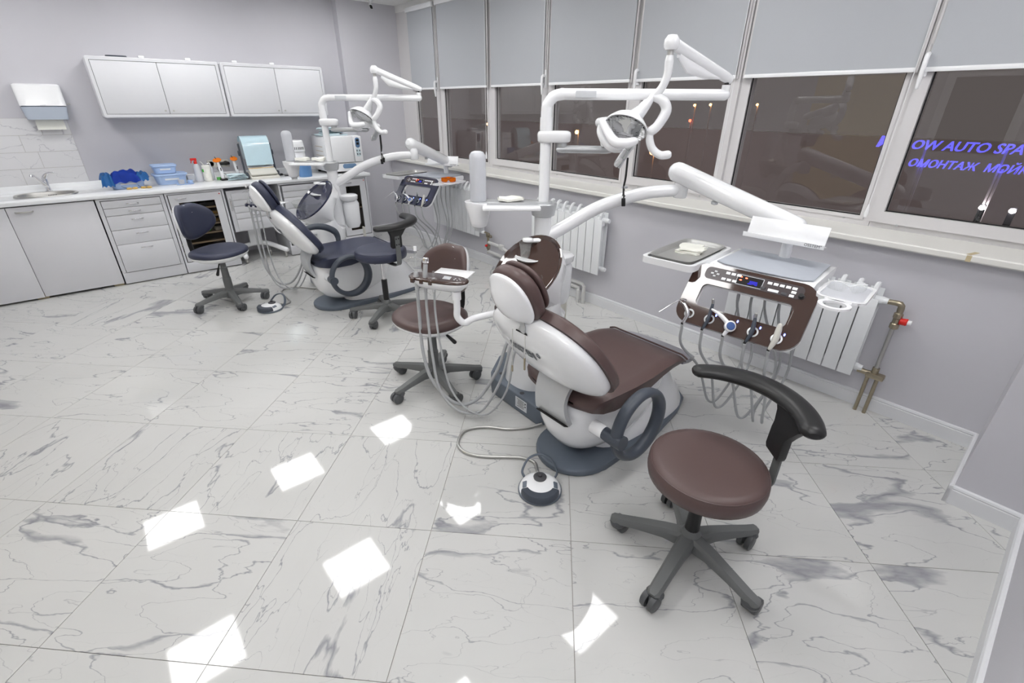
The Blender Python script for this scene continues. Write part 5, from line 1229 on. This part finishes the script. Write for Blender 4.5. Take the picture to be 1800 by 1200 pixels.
    hl_ = [eL+f*.012+Z*.005, eL+f*.018+Z*-.040-Bk*.01, eL+Rt*.008+Z*-.085-Bk*.03, eL+Rt*.050+Z*-.118-Bk*.04, eL+Rt*.090+Z*-.120-Bk*.04]
    finish(tb(hl_, [.016, .020, .020, .020, .021], n=6, seg=16, cap='round'), 'grab_handle', 'wpl', t, ang=60)
    cr = [eL+f*.012+Z*.005-Bk*.01, hd-Bk*.105+f*.05+Z*-.055, hd-Bk*.115+Z*-.068, hd-Bk*.085+Rt*.05+Z*-.060]
    finish(tb(cr, [.020, .024, .025, .022], n=6, seg=16, cap='round'), 'front_grip', 'wpl', t, ang=60)
    return t
def monitor_arm(U, geo, label, turn=0.0, L1=.34, cable_h=.25):
    Uo = Vector(U.location); P = geo['P0']+Uo; zc = 1.49
    t = thing('monitor_arm', label, 'monitor arm', (P.x, P.y, zc))
    R_ = Matrix.Rotation(turn, 3, 'Z'); f = R_ @ Vector((.31, -.33, 0)).normalized(); g = R_ @ Vector((-.1, -.99, 0)).normalized()
    Z = Vector((0, 0, 1)); sd = f.cross(Z)
    finish(loft([[tuple(f*(x+.045)+sd*y+Z*z) for x, y, _ in sup(0, 0, 0, .092*s_, .046*s_, 2.6, 28)] for z, s_ in ((-.028, .86), (-.022, .97), (.012, 1.0), (.024, .95), (.03, .8))]), 'clamp', 'wpl', t, ang=60)
    e1 = f*.09; e2 = f*(.09+L1*.72)
    finish(tb([e1+Z*-.05, e1+Z*-.02], .026, n=1, seg=16), 'pivot', 'silver', t)
    finish(loft([[tuple(e1+f*s_+sd*(.026*math.cos(2*PI*k/16))+Z*(-.062+h*math.sin(2*PI*k/16))) for k in range(16)] for s_, h in ((-.03, .006), (-.02, .017), (.0, .020), (L1*.72, .020), (L1*.72+.02, .017), (L1*.72+.03, .006))]), 'link', 'silver', t)
    finish(loft([[tuple(e2+f*x+sd*y+Z*z) for x, y, _ in sup(.01, 0, 0, .05*s_, .036*s_, 2.6, 24)] for z, s_ in ((-.045, .9), (-.03, 1), (.0, 1), (.010, .85))]), 'knuckle', 'wpl', t, ang=60)
    e3 = e2+f*.12+Z*-.035
    finish(tb([e2+f*.03+Z*-.015, e2+f*.08+Z*-.02, e3], [.022, .024, .03], n=4, seg=14, cap='round'), 'neck', 'wpl', t, ang=60)
    pm = basis(e3+Z*-.060-f*.02, sd, Z*.8+f*.45, -f*.8+Z*.5)
    finish(prism(rrect(.125, .13, .008), -.003, .003, .001, mtx=pm), 'mounting_plate', 'silver', t)
    bm = NB()
    for sx_ in (-1, 1):
        for sy_ in (-1, 1):
            for k in range(3):
                b3 = bx((sx_*(.046-k*.005), sy_*(.05-k*.006), .0035), (.018, .003, .001), 0, Euler((0, 0, sx_*sy_*.785))); me_ = bpy.data.meshes.new('x'); b3.to_mesh(me_); b3.free(); bm.from_mesh(me_); bpy.data.meshes.remove(me_)
    xf(bm, bm.verts, pm); finish(bm, 'slots', 'inkdark', t, smooth=False)['kind'] = 'stuff'
    finish(tb([pm @ Vector((.03, -.03, .01)), pm @ Vector((0, -.055, .015)), pm @ Vector((-.045, -.03, .012)), pm @ Vector((-.05, .02, .010))], .016, n=5, seg=12, cap='round'), 'cover_hook', 'wpl', t)
    b0 = e3+Z*-.07-sd*.045
    for k, (dx, dl) in enumerate(((-.010, 0), (.010, .01), (.0, -.03))):
        c_ = finish(tb([b0+sd*dx, b0+sd*dx*1.3+Z*-cable_h*.4, b0+sd*dx*.6+f*-.005+Z*-cable_h*.62, b0+sd*(dx*2.2)+Z*-(cable_h*.82+dl)], .0045, n=5, seg=8), 'cable', 'black', t)
        if k < 2: finish(bx(b0+sd*(dx*2.6)+Z*-(cable_h*.90+dl), (.014, .022, .045), .003, Euler((.1*(1-2*k), 0, .5))), 'connector', 'black', c_)
    finish(bx(b0+Z*-cable_h*.62, (.02, .03, .014), .003), 'cable_tie', 'frost', t)
    return t
def console(loc, rz, pl, label, hoses=True, handpieces='full'):
    """Delivery console: x to the rear (towards its post), -x to the operator, y to the left of the operator's panel."""
    t = thing('instrument_console', label, 'dental console', loc, rz)
    def sl(x0, x1, w0, w1, za, zb_, r=.03):                       # lofted body slab
        pass
    W_ = .455
    # upper housing with the grey mat on it
    prof = [(.03, -.045), (.03, -.012), (.012, -.002), (-.33, -.002), (-.352, -.012), (-.36, -.05), (-.30, -.085), (-.05, -.075)]
    secs = [[(x, y, z*k_-0.0) for x, z in prof] for y, k_ in ((W_/2+.005, .75), (W_/2, 1.0), (-W_/2, 1.0), (-W_/2-.005, .75))]
    finish(loft(secs), 'housing', 'wpl', t, ang=40)
    finish(prism([(.012, -W_/2+.02), (.012, W_/2-.02), (-.31, W_/2-.012), (-.335, W_/2-.05), (-.345, 0), (-.335, -W_/2+.05), (-.31, -W_/2+.012)], 0, .006, .002), 'silicone_mat', 'greymat', t)
    # control panel frame, tilted
    o = Vector((-.352, .012, -.006)); dv = Vector((-.205, 0, -.255)).normalized(); uv = Vector((0, -1, 0)); nv = uv.cross(dv)
    if nv.x > 0: nv = -nv
    VS = 1.0
    def P(u, v, n=0): return o+uv*u+dv*(v*VS)+nv*n
    PM = Matrix((uv, dv*VS, nv)).transposed().to_4x4(); PM.translation = o
    W2, H2 = .560, .320
    def rr(w, h, r, n, cx, cy): return rrect(w, h, r, n, cx, cy)
    out = rr(W2, H2, .075, 6, 0, H2/2); inn = rr(.415, .124, .030, 6, 0, .165)
    b0 = frame_prism(out, inn, -.012, .006, PM); finish(b0, 'panel', pl, t, ang=40)
    bm = frame_prism(rr(.42, .129, .032, 6, 0, .165), rr(.408, .117, .027, 6, 0, .165), .005, .009, PM); finish(bm, 'opening_rim', pl, t)
    finish(frame_prism(rr(W2-.006, H2-.006, .073, 6, 0, H2/2), rr(.415, .124, .03, 6, 0, .165), -.034, -.012, PM), 'panel_back', 'wpl', t, ang=40)
    # keys and display
    finish(prism(rr(.44, .062, .022, 5, 0, .047), .006, .0072, 0, mtx=PM), 'key_field', 'panelgrey', t)
    def key(u, v, w_=.020, h=.013, m='wpl'): return finish(bx((0, 0, .0085), (w_, h, .003), .001), 'key', m, t)
    def place(o_, u, v): o_.matrix_basis = PM @ Matrix.Translation((u, v, 0)); return o_
    for k in range(3):
        place(key(0, 0), -.115+k*.0255, .031); place(key(0, 0), -.125+k*.0255, .064)
    for k in range(5): place(key(0, 0), .075+k*.026, .034)
    place(key(0, 0), .181, .052); place(key(0, 0), .178, .070)
    place(key(0, 0, .045, .013), .100, .066); place(key(0, 0, .022, .012, 'inkdark'), .055, .064); place(key(0, 0, .022, .012, 'inkdark'), .146, .068)
    for a in range(4): place(key(0, 0, .014, .009, 'silver'), -.172+.014*math.cos(a*PI/2), .048+.012*math.sin(a*PI/2))
    finish(prism(rr(.118, .050, .003, 2, -.010, .048), .007, .0082, 0, mtx=PM), 'display_bezel', 'label', t)
    finish(prism(rr(.113, .045, .003, 2, -.010, .048), .0080, .0090, 0, mtx=PM), 'display_screen', 'dark', t)
    bm = NB()
    for u, v, w_, h in ((.008, .052, .035, .016), (-.005, .060, .02, .006), (.022, .058, .012, .01)): b3 = prism(rr(w_, h, .002, 2, u, v), .0091, .0095, 0, bm)
    xf(bm, bm.verts, PM); finish(bm, 'display_digits', 'screen', t)
    bm = NB()
    for u, v in ((-.052, .034), (-.028, .036), (-.050, .050)): prism(rr(.010, .005, .001, 1, u, v), .0091, .0094, 0, bm)
    xf(bm, bm.verts, PM); finish(bm, 'display_symbols', 'redlamp', t)
    finish(lathe([(0, 0), (.013, 0), (.013, .004), (.009, .006), (.009, .018), (0, .019)], 16, PM @ Matrix.Translation((.215, .062, .006))), 'dial', 'black', t)
    # instrument cradles along the lower edge
    us = (-.205, -.105, -.005, .095, .195)
    for k, u in enumerate(us):
        finish(lathe([(.016, 0), (.023, 0), (.024, .004), (.017, .005)], 20, PM @ Matrix.Translation((u, .275, .006))), 'cradle_ring', 'silver', t)
        finish(bx((0, 0, 0), (.012, .060, .006), .002, PM @ Matrix.Translation((u-.012, .307, .006))), 'cradle_slot', 'dark', t)
        if k: finish(lathe([(0, 0), (.005, 0), (.005, .002), (0, .003)], 10, PM @ Matrix.Translation((u+.022, .247, .006)), sx=.7, sy=1.3), 'indicator', 'led', t)
    # handpieces
    HP = [('air_syringe', 'chrome'), ('handpiece', 'slate2'), ('scaler', 'wpl'), ('handpiece', 'slate2'), ('handpiece', 'beige')]
    for k, u in enumerate(us):
        nm, m = HP[k]
        tip = {0: (-.045, .24), 1: (-.004, .205), 2: (-.095, .235), 3: (-.008, .215), 4: (-.002, .222)}[k]
        pts = [P(u-.008, .325, .010), P(u, .285, .022), P(u+tip[0]*.5, .275+(tip[1]-.275)*.6, .034), P(u+tip[0], tip[1], .042)]
        rr_ = {0: [.008, .011, .010, .010], 1: [.006, .009, .008, .006], 2: [.008, .012, .010, .005], 3: [.006, .010, .009, .006], 4: [.008, .014, .013, .010]}[k]
        h_ = finish(tb(pts, rr_, n=4, seg=12, cap='round'), nm, m, t)
        if k == 0: finish(tb([P(u-.045, .24, .045), P(u-.06, .245, .06), P(u-.115, .330, .075)], [.003, .0022, .0012], n=2, seg=8), 'needle', 'chrome', h_); finish(bx(P(u-.035, .232, .052), (.02, .022, .012), .003), 'syringe_head', 'chrome', h_)
        if k == 1: finish(tb([P(u-.004, .205, .042), P(u-.004, .195, .060)], [.007, .006], n=1, seg=10, cap='round'), 'turbine_head', 'steel', h_)
        if k == 2:
            finish(lathe([(0, 0), (.020, 0), (.025, .005), (.025, .018), (.019, .024)], 22, PM @ Matrix.Translation((u, .285, .016)) @ Matrix.Rotation(.5, 4, 'Y')), 'scaler_collar', 'wpl', h_)
            finish(lathe([(0, .026), (.016, .0255), (.0195, .022), (.0198, .016)], 20, PM @ Matrix.Translation((u, .285, .016)) @ Matrix.Rotation(.5, 4, 'Y')), 'blue_cap', mat('blue cap', srgb(60, 90, 150), .2, coat=.8), h_)
        if k == 3: finish(tb([P(u-.008, .215, .044), P(u-.006, .206, .058)], [.008, .007], n=1, seg=10, cap='round'), 'turbine_head', 'steel', h_)
    # hoses: from each cradle down in a loop and back up under the housing
    low = [(-.30, .115, -.79), (-.31, .07, -.80), (-.32, -.06, -.80), (-.30, -.13, -.80), (-.30, -.175, -.79)]
    for k, u in enumerate(us):
        a = P(u-.010, .338, .004); lx, ly, lz = low[k]; yb = ly-(.04 if k < 3 else -.02)
        pts = [a, a+Vector((.03, -.002, -.12)), Vector((lx-.05, (a.y+ly)/2+.01, -.58)), Vector((lx+.01, ly, lz)), Vector((lx+.085, yb, lz+.03)), Vector((lx+.15, yb-.04, -.52)), Vector((-.10, -u*.7, -.25)), Vector((-.07, -u*.6, -.07))]
        finish(tb(pts, .0068, n=8, seg=10), 'hose', 'hose', t)
    # slip lugs: left instrument tray arm and right goggle shelf arm
    finish(bx((-.18, .25, -.045), (.28, .06, .028), .008), 'side_arm', 'wpl', t)
    # left tray carrier
    tc_ = Matrix.Translation((-.215, .412, -.018))
    fr = frame_prism(rrect(.50, .285, .035), rrect(.462, .247, .028), -.022, .010, tc_)
    finish(fr, 'tray_frame', 'wpl', t)
    finish(prism(rrect(.466, .251, .028), -.008, -.005, 0, mtx=tc_), 'tray_support', 'traymetal', t)
    # right goggle shelf with cup ring
    sc_ = Matrix.Translation((-.262, -.338, -.03))
    finish(frame_prism(rrect(.275, .185, .04), rrect(.250, .160, .034), -.006, .006, sc_), 'shelf_frame', 'wpl', t)
    finish(prism(rrect(.252, .162, .034), -.003, .001, 0, mtx=sc_), 'shelf_plate', 'frost', t)
    finish(frame_prism([(x, y) for x, y, _ in ring_pts((-.465, -.338, 0), .060, 28)], [(x, y) for x, y, _ in ring_pts((-.465, -.338, 0), .042, 28)], -.036, -.026), 'cup_ring', 'wpl', t)
    finish(bx((-.403, -.338, -.031), (.03, .10, .010), .003), 'ring_arm', 'wpl', t)
    finish(bx((-.20, -.24, -.050), (.12, .05, .02), .006), 'side_arm', 'wpl', t)
    return t
def assistant_console(loc, rz, pl, label, hubside=1, hosepts=None, armend=None):
    """Small instrument holder on a bent tube; x along its length, y away from the operator."""
    t = thing('assistant_console', label, 'dental console', loc, rz)
    def oval(hx, hy, z, e=2.6): return [(x, y, z) for x, y, _ in sup(0, 0, 0, hx, hy, e, 36)]
    finish(loft([oval(.10, .022, -.055), oval(.145, .045, -.042), oval(.172, .062, -.016), oval(.176, .066, -.004), oval(.174, .065, .0)]), 'body', 'wpl', t, ang=60)
    finish(loft([oval(.177, .067, .0005), oval(.178, .068, .008), oval(.172, .063, .013), oval(.15, .05, .014)]), 'top_panel', pl, t, ang=60)
    for k in range(3): finish(bx((.055+.0-.004*k, -.012+k*.016, .0150), (.045, .009, .003), .001), 'key', 'label', t)
    for a in range(5): finish(bx((.115+.018*math.cos(a*1.256), .0+.014*math.sin(a*1.256), .0150), (.008, .006, .002), .001), 'key', 'label', t)
    finish(bx((.03, .118, .002), (.215, .13, .008), .0035, Euler((0, 0, .06))), 'side_tray', 'wpl', t)
    finish(bx((.06, .07, -.004), (.10, .07, .014), .005), 'tray_bracket', 'black', t)
    for x in (-.125, -.07, -.015): finish(bx((x, -.062, .0), (.022, .020, .026), .004), 'cradle', 'brownpl' if pl == 'brownpl' else 'navypl', t)
    # suction tube, syringe, small saliva tip
    h = finish(tb([(-.118, -.035, -.06), (-.118, -.035, .02), (-.118, -.030, .04)], [.012, .014, .011], n=2, seg=14), 'suction_handle', 'silver', t)
    finish(tb([(-.118, -.030, .035), (-.116, -.026, .17)], .0075, n=1, seg=12), 'suction_tube', 'cleargl', h); finish(tb([(-.116, -.026, .155), (-.116, -.025, .178)], .0088, n=1, seg=12), 'tube_cap', 'wpl', h)
    h = finish(tb([(-.065, -.035, -.07), (-.065, -.03, .02), (-.062, -.02, .085)], [.009, .013, .012], n=3, seg=14), 'syringe_handle', 'hose', t)
    finish(bx((-.062, -.016, .105), (.03, .026, .03), .006), 'syringe_head', 'chrome', h)
    finish(tb([(-.07, -.02, .110), (-.11, -.03, .118), (-.14, -.035, .118), (-.165, -.035, .105)], [.003, .0025, .002, .0015], n=3, seg=8), 'syringe_tip', 'chrome', h)
    h = finish(tb([(-.012, -.035, -.06), (-.012, -.032, .015)], .009, n=1, seg=12), 'saliva_handle', 'silver', t)
    finish(tb([(-.012, -.032, .012), (-.010, -.030, .055)], .007, n=1, seg=12), 'saliva_tube', 'cleargl', h)
    if armend is not None:
        a = Vector((.105, .0, -.05)); e = Vector(armend)
        finish(tb([a, a+Vector((0, 0, -.05))], .026, n=1, seg=18), 'arm_collar', 'wpl', t)
        pts = [a+Vector((0, 0, -.03)), a+Vector((0, 0, -.10)), a+Vector((.0, .0, -.155)), a+Vector((.012, .012, -.195)).lerp(e, .06), (a+Vector((0, 0, -.185))).lerp(e, .35), e]
        finish(tb(pts, .0195, n=6, seg=18, cap='round'), 'support_arm', 'wpaint', t)
    if hosepts:
        for (x, r), low_ in zip(((-.118, .0098), (-.065, .0078), (-.012, .0060)), hosepts):
            pts = [(x, -.035, -.06), (x, -.037, -.20)]+[tuple(q) for q in low_]
            finish(tb(pts, r, n=8, seg=12), 'hose', 'hose', t)
    return t
def foot_control(loc, rz, label, hose_pts, hlabel):
    t = thing('foot_control', label, 'foot pedal', (*loc, 0), rz)
    def disc(r, z, e=2.1, sy=1.0): return [(x, y, z) for x, y, _ in sup(0, 0, 0, r, r*sy, e, 44)]
    finish(loft([disc(.100, 0), disc(.104, .006), disc(.103, .012), disc(.098, .015)]), 'base_ring', 'slate', t, ang=50)
    finish(loft([disc(.099, .014), disc(.096, .022), disc(.085, .038), disc(.065, .048), disc(.03, .053), disc(.005, .054)]), 'cover', 'wpl', t, ang=60)
    # crescent treadle at the front (+x)
    secs = []
    def cres(z, k): 
        return [(.012+.094*k*math.cos(a), .092*k*math.sin(a), z+(.012 if abs(a) > 1.3 else 0)*0) for a in [-1.25+2.5*q/18 for q in range(19)]]+[(.035+.028*math.cos(a), .085*k*math.sin(a), z) for a in [1.35-2.7*q/12 for q in range(13)]]
    finish(loft([cres(.016, 1.03), cres(.040, 1.01), cres(.047, .95), cres(.048, .5)]), 'treadle', 'slate2', t, ang=40)
    finish(lathe([(0, .048), (.030, .048), (.032, .056), (.026, .060), (.010, .061), (.010, .070), (.006, .073), (0, .073)], 24, Matrix.Translation((-.028, 0, .003))), 'joystick', 'inkdark', t)
    for s_ in (-1, 1): finish(bx((.010, s_*.072, .0415), (.038, .022, .010), .003, Euler((-s_*.45, .1, 0))), 'button', 'slate', t)
    pts = [(-.065, -.075, .02), (-.09, -.085, .04), (-.125, -.055, .085), (-.14, 0, .10), (-.125, .055, .085), (-.09, .085, .04), (-.065, .075, .02)]
    finish(tb(pts, .0085, n=6, seg=12, flat=(1.3, .6)), 'carry_handle', 'slate', t)
    hz = thing('foot_control_hose', hlabel, 'hose', (*hose_pts[0][:2], 0), 0)
    o = Vector((*hose_pts[0][:2], 0))
    pp = [Vector(p)-o for p in hose_pts]; P_ = smooth_path(pp, 14)
    # ribbed armoured hose
    m = len(P_); bm = tube(NB(), P_, [(.0085 if i % 2 else .0072) for i in range(m)], seg=12, n=1)
    finish(bm, 'hose', 'steel', hz, ang=80)
    return t

U2 = (-1.45-.157, CHY+2.835)
ch1, g1 = dental_chair((-1.45, CHY), 'brown', 'brown leatherette dental chair with white lettered back shell, in the foreground')
ch2, g2 = dental_chair(U2, 'navy', 'navy leatherette dental chair with white back shell, farther from the camera')
sp1, e1 = spittoon((-1.45, CHY), 'brownpl', 'white spittoon column with glossy brown bowl surround, behind the brown dental chair')
sp2, e2 = spittoon(U2, 'navypl', 'white spittoon column with glossy navy bowl surround, behind the navy dental chair', end=(-.19+.157, -.54-2.835, 1.075), hrot=.60)
operating_light(sp1, e1, 'white dental operating light with mirror dish over the brown chair')
operating_light(sp2, e2, 'white dental operating light over the navy chair, in front of the wall corner')
monitor_arm(sp1, e1, 'white monitor arm with empty mounting plate and black cables on the near pole')
monitor_arm(sp2, e2, 'white monitor arm with dangling black cable on the far pole', L1=.42)
napkin_chain(t, ch1, g1, 'metal napkin chain hanging down the back shell of the brown dental chair')
console((-.62, -4.36, .952), .10, 'brownpl', 'dental instrument console with glossy brown control panel, hung beside the foreground stool')
console((-.19, -.54, .952), .22, 'navypl', 'dental instrument console with glossy navy control panel, in front of the corner radiator')
def toloc(base, rz, p):
    return Matrix.Rotation(-rz, 3, 'Z') @ (Vector(p)-Vector(base))
A1 = (-1.93, -3.13, .79); RZ1 = math.atan2(-.29, .16)
assistant_console(A1, RZ1, 'brownpl', 'assistant console with brown key panel and white tray, in front of the brown backrest stool',
    armend=toloc(A1, RZ1, (-1.62, -3.36, .60)),
    hosepts=[[toloc(A1, RZ1, p) for p in L_] for L_ in (
        [(-2.03, -3.07, .35), (-2.02, -3.14, .18), (-1.96, -3.28, .075), (-1.86, -3.36, .10), (-1.76, -3.42, .28), (-1.72, -3.46, .46), (-1.69, -3.48, .535)],
        [(-2.01, -3.14, .35), (-2.01, -3.20, .14), (-1.97, -3.33, .05), (-1.87, -3.42, .06), (-1.77, -3.47, .25), (-1.73, -3.50, .44), (-1.69, -3.505, .525)],
        [(-1.98, -3.19, .40), (-1.97, -3.24, .18), (-1.94, -3.36, .07), (-1.86, -3.46, .05), (-1.77, -3.52, .20), (-1.73, -3.53, .40), (-1.69, -3.53, .51)])])
A2 = (-2.09, -.33, .80); RZ2 = math.atan2(-.26, .16)
dd = Vector((-.157, 2.835, 0))
def h2(L_): return [toloc(A2, RZ2, Vector(p)+dd+Vector((0, -.02, 0))) for p in L_]
assistant_console(A2, RZ2, 'navypl', 'assistant console with navy key panel, in front of the mobile drawer unit',
    armend=toloc(A2, RZ2, (-1.78, -.52, .60)),
    hosepts=[h2(L_) for L_ in ([(-2.03, -3.07, .35), (-2.02, -3.14, .18), (-1.96, -3.28, .075), (-1.86, -3.36, .10), (-1.76, -3.42, .28), (-1.72, -3.46, .46), (-1.69, -3.46, .535)],
        [(-2.01, -3.14, .35), (-2.01, -3.20, .14), (-1.97, -3.33, .05), (-1.87, -3.42, .06), (-1.77, -3.47, .25), (-1.73, -3.50, .44), (-1.69, -3.485, .525)],
        [(-1.98, -3.19, .40), (-1.97, -3.24, .18), (-1.94, -3.36, .07), (-1.86, -3.46, .05), (-1.77, -3.52, .20), (-1.73, -3.53, .40), (-1.69, -3.51, .51)])])
foot_control((-2.005, -4.055), -132*D2R, 'round white foot control with grey treadle and joystick, nearest the camera',
    [(-1.655, -3.70, .02), (-1.74, -3.66, .0095), (-1.83, -3.60, .0095), (-1.92, -3.50, .0095), (-2.02, -3.46, .0095), (-2.11, -3.52, .0095), (-2.13, -3.60, .0095), (-2.09, -3.68, .0095), (-2.00, -3.765, .0095), (-1.93, -3.83, .0095), (-1.90, -3.90, .0095), (-1.945, -3.975, .02)],
    'armoured metal hose curling from the near floor box to the near foot control')
foot_control((-2.345, -.90), -155*D2R, 'white foot control with slate handle, touching the caster of the navy backrest stool',
    [(-1.79, -.70, .02), (-1.87, -.62, .0095), (-1.96, -.50, .0095), (-2.05, -.44, .0095), (-2.13, -.50, .0095), (-2.15, -.62, .0095), (-2.15, -.76, .0095), (-2.16, -.85, .0095), (-2.20, -.87, .0095), (-2.25, -.865, .02)],
    'thin metal hose curling across the floor to the far foot control')
# loose things on the units
t = thing('plastic_cup', 'clear graduated drinking cup on the white shelf of the near spittoon bowl', 'cup', tuple(Vector(sp1.location)+e1['sh']+Vector((-.012, .012, .003))))
cu = finish(lathe([(0, 0), (.024, 0), (.0345, .082), (.036, .083), (.033, .082), (.0228, .002), (0, .002)], 28), 'cup', 'cleargl', t)
for k in range(5): finish(bx((.0, -.0268-.0018*k, .02+k*.011), (.010 if k % 2 else .016, .0006, .0012)), 'graduation', 'ink', t, smooth=False)
def napkins(x, y, z, n, sx, sy, lab, grp, seed, rz=0):
    r_ = random.Random(seed)
    for k in range(n):
        o = sheet('folded_napkin', ('lowest ', 'middle ', 'topmost ')[k]+lab, 'napkin', ((-sx/2, -sy/2), (sx/2, sy/2)), .006, 'paper', (x+r_.uniform(-.006, .006), y+r_.uniform(-.006, .006), z+k*.0078), .003, seed=seed+k, n=8)
        o.rotation_euler = (0, 0, rz+r_.uniform(-.25, .25)); o['group'] = grp
def at_c(base, rz, p): return Vector(base)+Matrix.Rotation(rz, 3, 'Z') @ Vector(p)
q = at_c((-.62, -4.36, .952), .10, (-.16, .42, -.018)); napkins(q.x, q.y, q.z, 3, .15, .12, 'white folded napkin in the little pile on the steel tray of the brown console', 'napkins on the brown console tray', 60, .3)
it = thing('steel_tray', 'stainless steel instrument tray in the left carrier of the brown console', 'tray', tuple(at_c((-.62, -4.36, .952), .10, (-.215, .412, -.0225))), .10)
finish(loft([[(x, y, z) for x, y, _ in sup(0, 0, 0, hx, hy, 7, 40)] for z, hx, hy in ((.0, .215, .108), (.024, .229, .122), (.026, .231, .1235), (.025, .226, .118), (.003, .212, .105), (.002, .10, .05), (.002, .01, .005))]), 'tray', 'traymetal', it, ang=50)
it = thing('steel_tray', 'stainless steel instrument tray in the left carrier of the navy console', 'tray', tuple(at_c((-.19, -.54, .952), .22, (-.215, .412, -.0225))), .22)
finish(loft([[(x, y, z) for x, y, _ in sup(0, 0, 0, hx, hy, 7, 40)] for z, hx, hy in ((.0, .215, .108), (.024, .229, .122), (.026, .231, .1235), (.025, .226, .118), (.003, .212, .105), (.002, .10, .05), (.002, .01, .005))]), 'tray', 'traymetal', it, ang=50)
# goggles
def goggles(loc, rz, lens, band, label):
    t = thing('safety_goggles', label, 'goggles', loc, rz)
    bm = NB(); N = 28; rows = []
    for z, s_ in ((0, .92), (.012, .99), (.034, 1.0), (.050, .97)):
        r = []
        for k in range(N+1):
            a = -1.25+2.5*k/N; notch = .022*math.exp(-((a)/.16)**2)*(1 if z < .02 else 0); r.append(bm.verts.new((-.070*s_*math.cos(a)+.05, .080*s_*math.sin(a), 1.12*z*(1-.25*abs(a)/1.25)+notch)))
        rows.append(r)
    for a, b in zip(rows, rows[1:]):
        for k in range(N): bm.faces.new((a[k], a[k+1], b[k+1], b[k]))
    bmesh.ops.solidify(bm, geom=bm.faces[:], thickness=.0025); finish(bm, 'lens', lens, t)
    for s_ in (-1, 1): finish(tb([(.030, s_*.071, .028), (.07, s_*.066, .024), (.115, s_*.055, .010)], .003, n=4, seg=8, flat=(1.6, .7)), 'temple', band, t)
    finish(tb([(-.018, -.062, .046), (-.022, -.03, .044), (-.020, 0, .030), (-.022, .03, .044), (-.018, .062, .046)], .002, n=5, seg=6), 'brow_bar', band, t)
    return t
goggles(tuple(at_c((-.19, -.54, .952), .22, (-.30, -.325, -.028))), .96, 'orangeg', 'black', 'orange safety glasses on the side shelf of the navy console')
goggles(tuple(at_c((-.62, -4.36, .952), .10, (-.255, -.338, -.028))), .45, 'cleargl', 'wpl', 'clear safety goggles with white temples on the side shelf of the brown console')
# napkins on the two water shelves
for sp_u, lab, sd_ in ((sp1, 'white napkin lying on the shelf of the near pole', 80), (sp2, 'cream napkin bundle lying on the shelf of the far pole', 90)):
    P0 = Vector(sp_u.location)+Vector((-1.41+1.45, -3.12+3.96, 1.153)); n_ = 1 if sd_ == 80 else 2
    for k in range(n_):
        o = sheet('napkin', lab if n_ == 1 else ('cream folded napkin on the far pole shelf, nearer the water bottle' if k == 0 else 'cream folded napkin on the far pole shelf, nearer the pole'), 'napkin', ((-.07, -.045), (.07, .045)) if n_ == 1 else ((-.055, -.05), (.055, .05)), .012 if n_ == 1 else .022, 'paper', tuple(P0+Vector((.0 if n_ == 1 else -.055+.12*k, .0 if n_ == 1 else .045-.09*k, .005))), .006, seed=sd_+k, n=8)
        o.rotation_euler = (0, 0, -.65)
# cables on the floor behind the navy chair
t = thing('cable_bundle', 'tangle of black cables on the floor past the foot of the navy dental chair', 'cables', (-.70, -1.15, 0))
bm = NB()
for k in range(5):
    r_ = random.Random(100+k); tube(bm, [(r_.uniform(-.25, .12), r_.uniform(-.22, .30), .008+r_.uniform(0, .03)) for _ in range(6)], .006, n=6, seg=6)
finish(bm, 'cables', 'black', t)['kind'] = 'stuff'
finish(prism(rrect(.20, .09, .03), .0, .04, .008, mtx=Matrix.Translation((.05, -.20, 0)) @ Matrix.Rotation(.6, 4, 'Z')), 'adapter', 'black', t)
for o in bpy.data.objects:
    if o.type == 'MESH' and len(o.data.polygons) == 0: print('EMPTY', o.name)
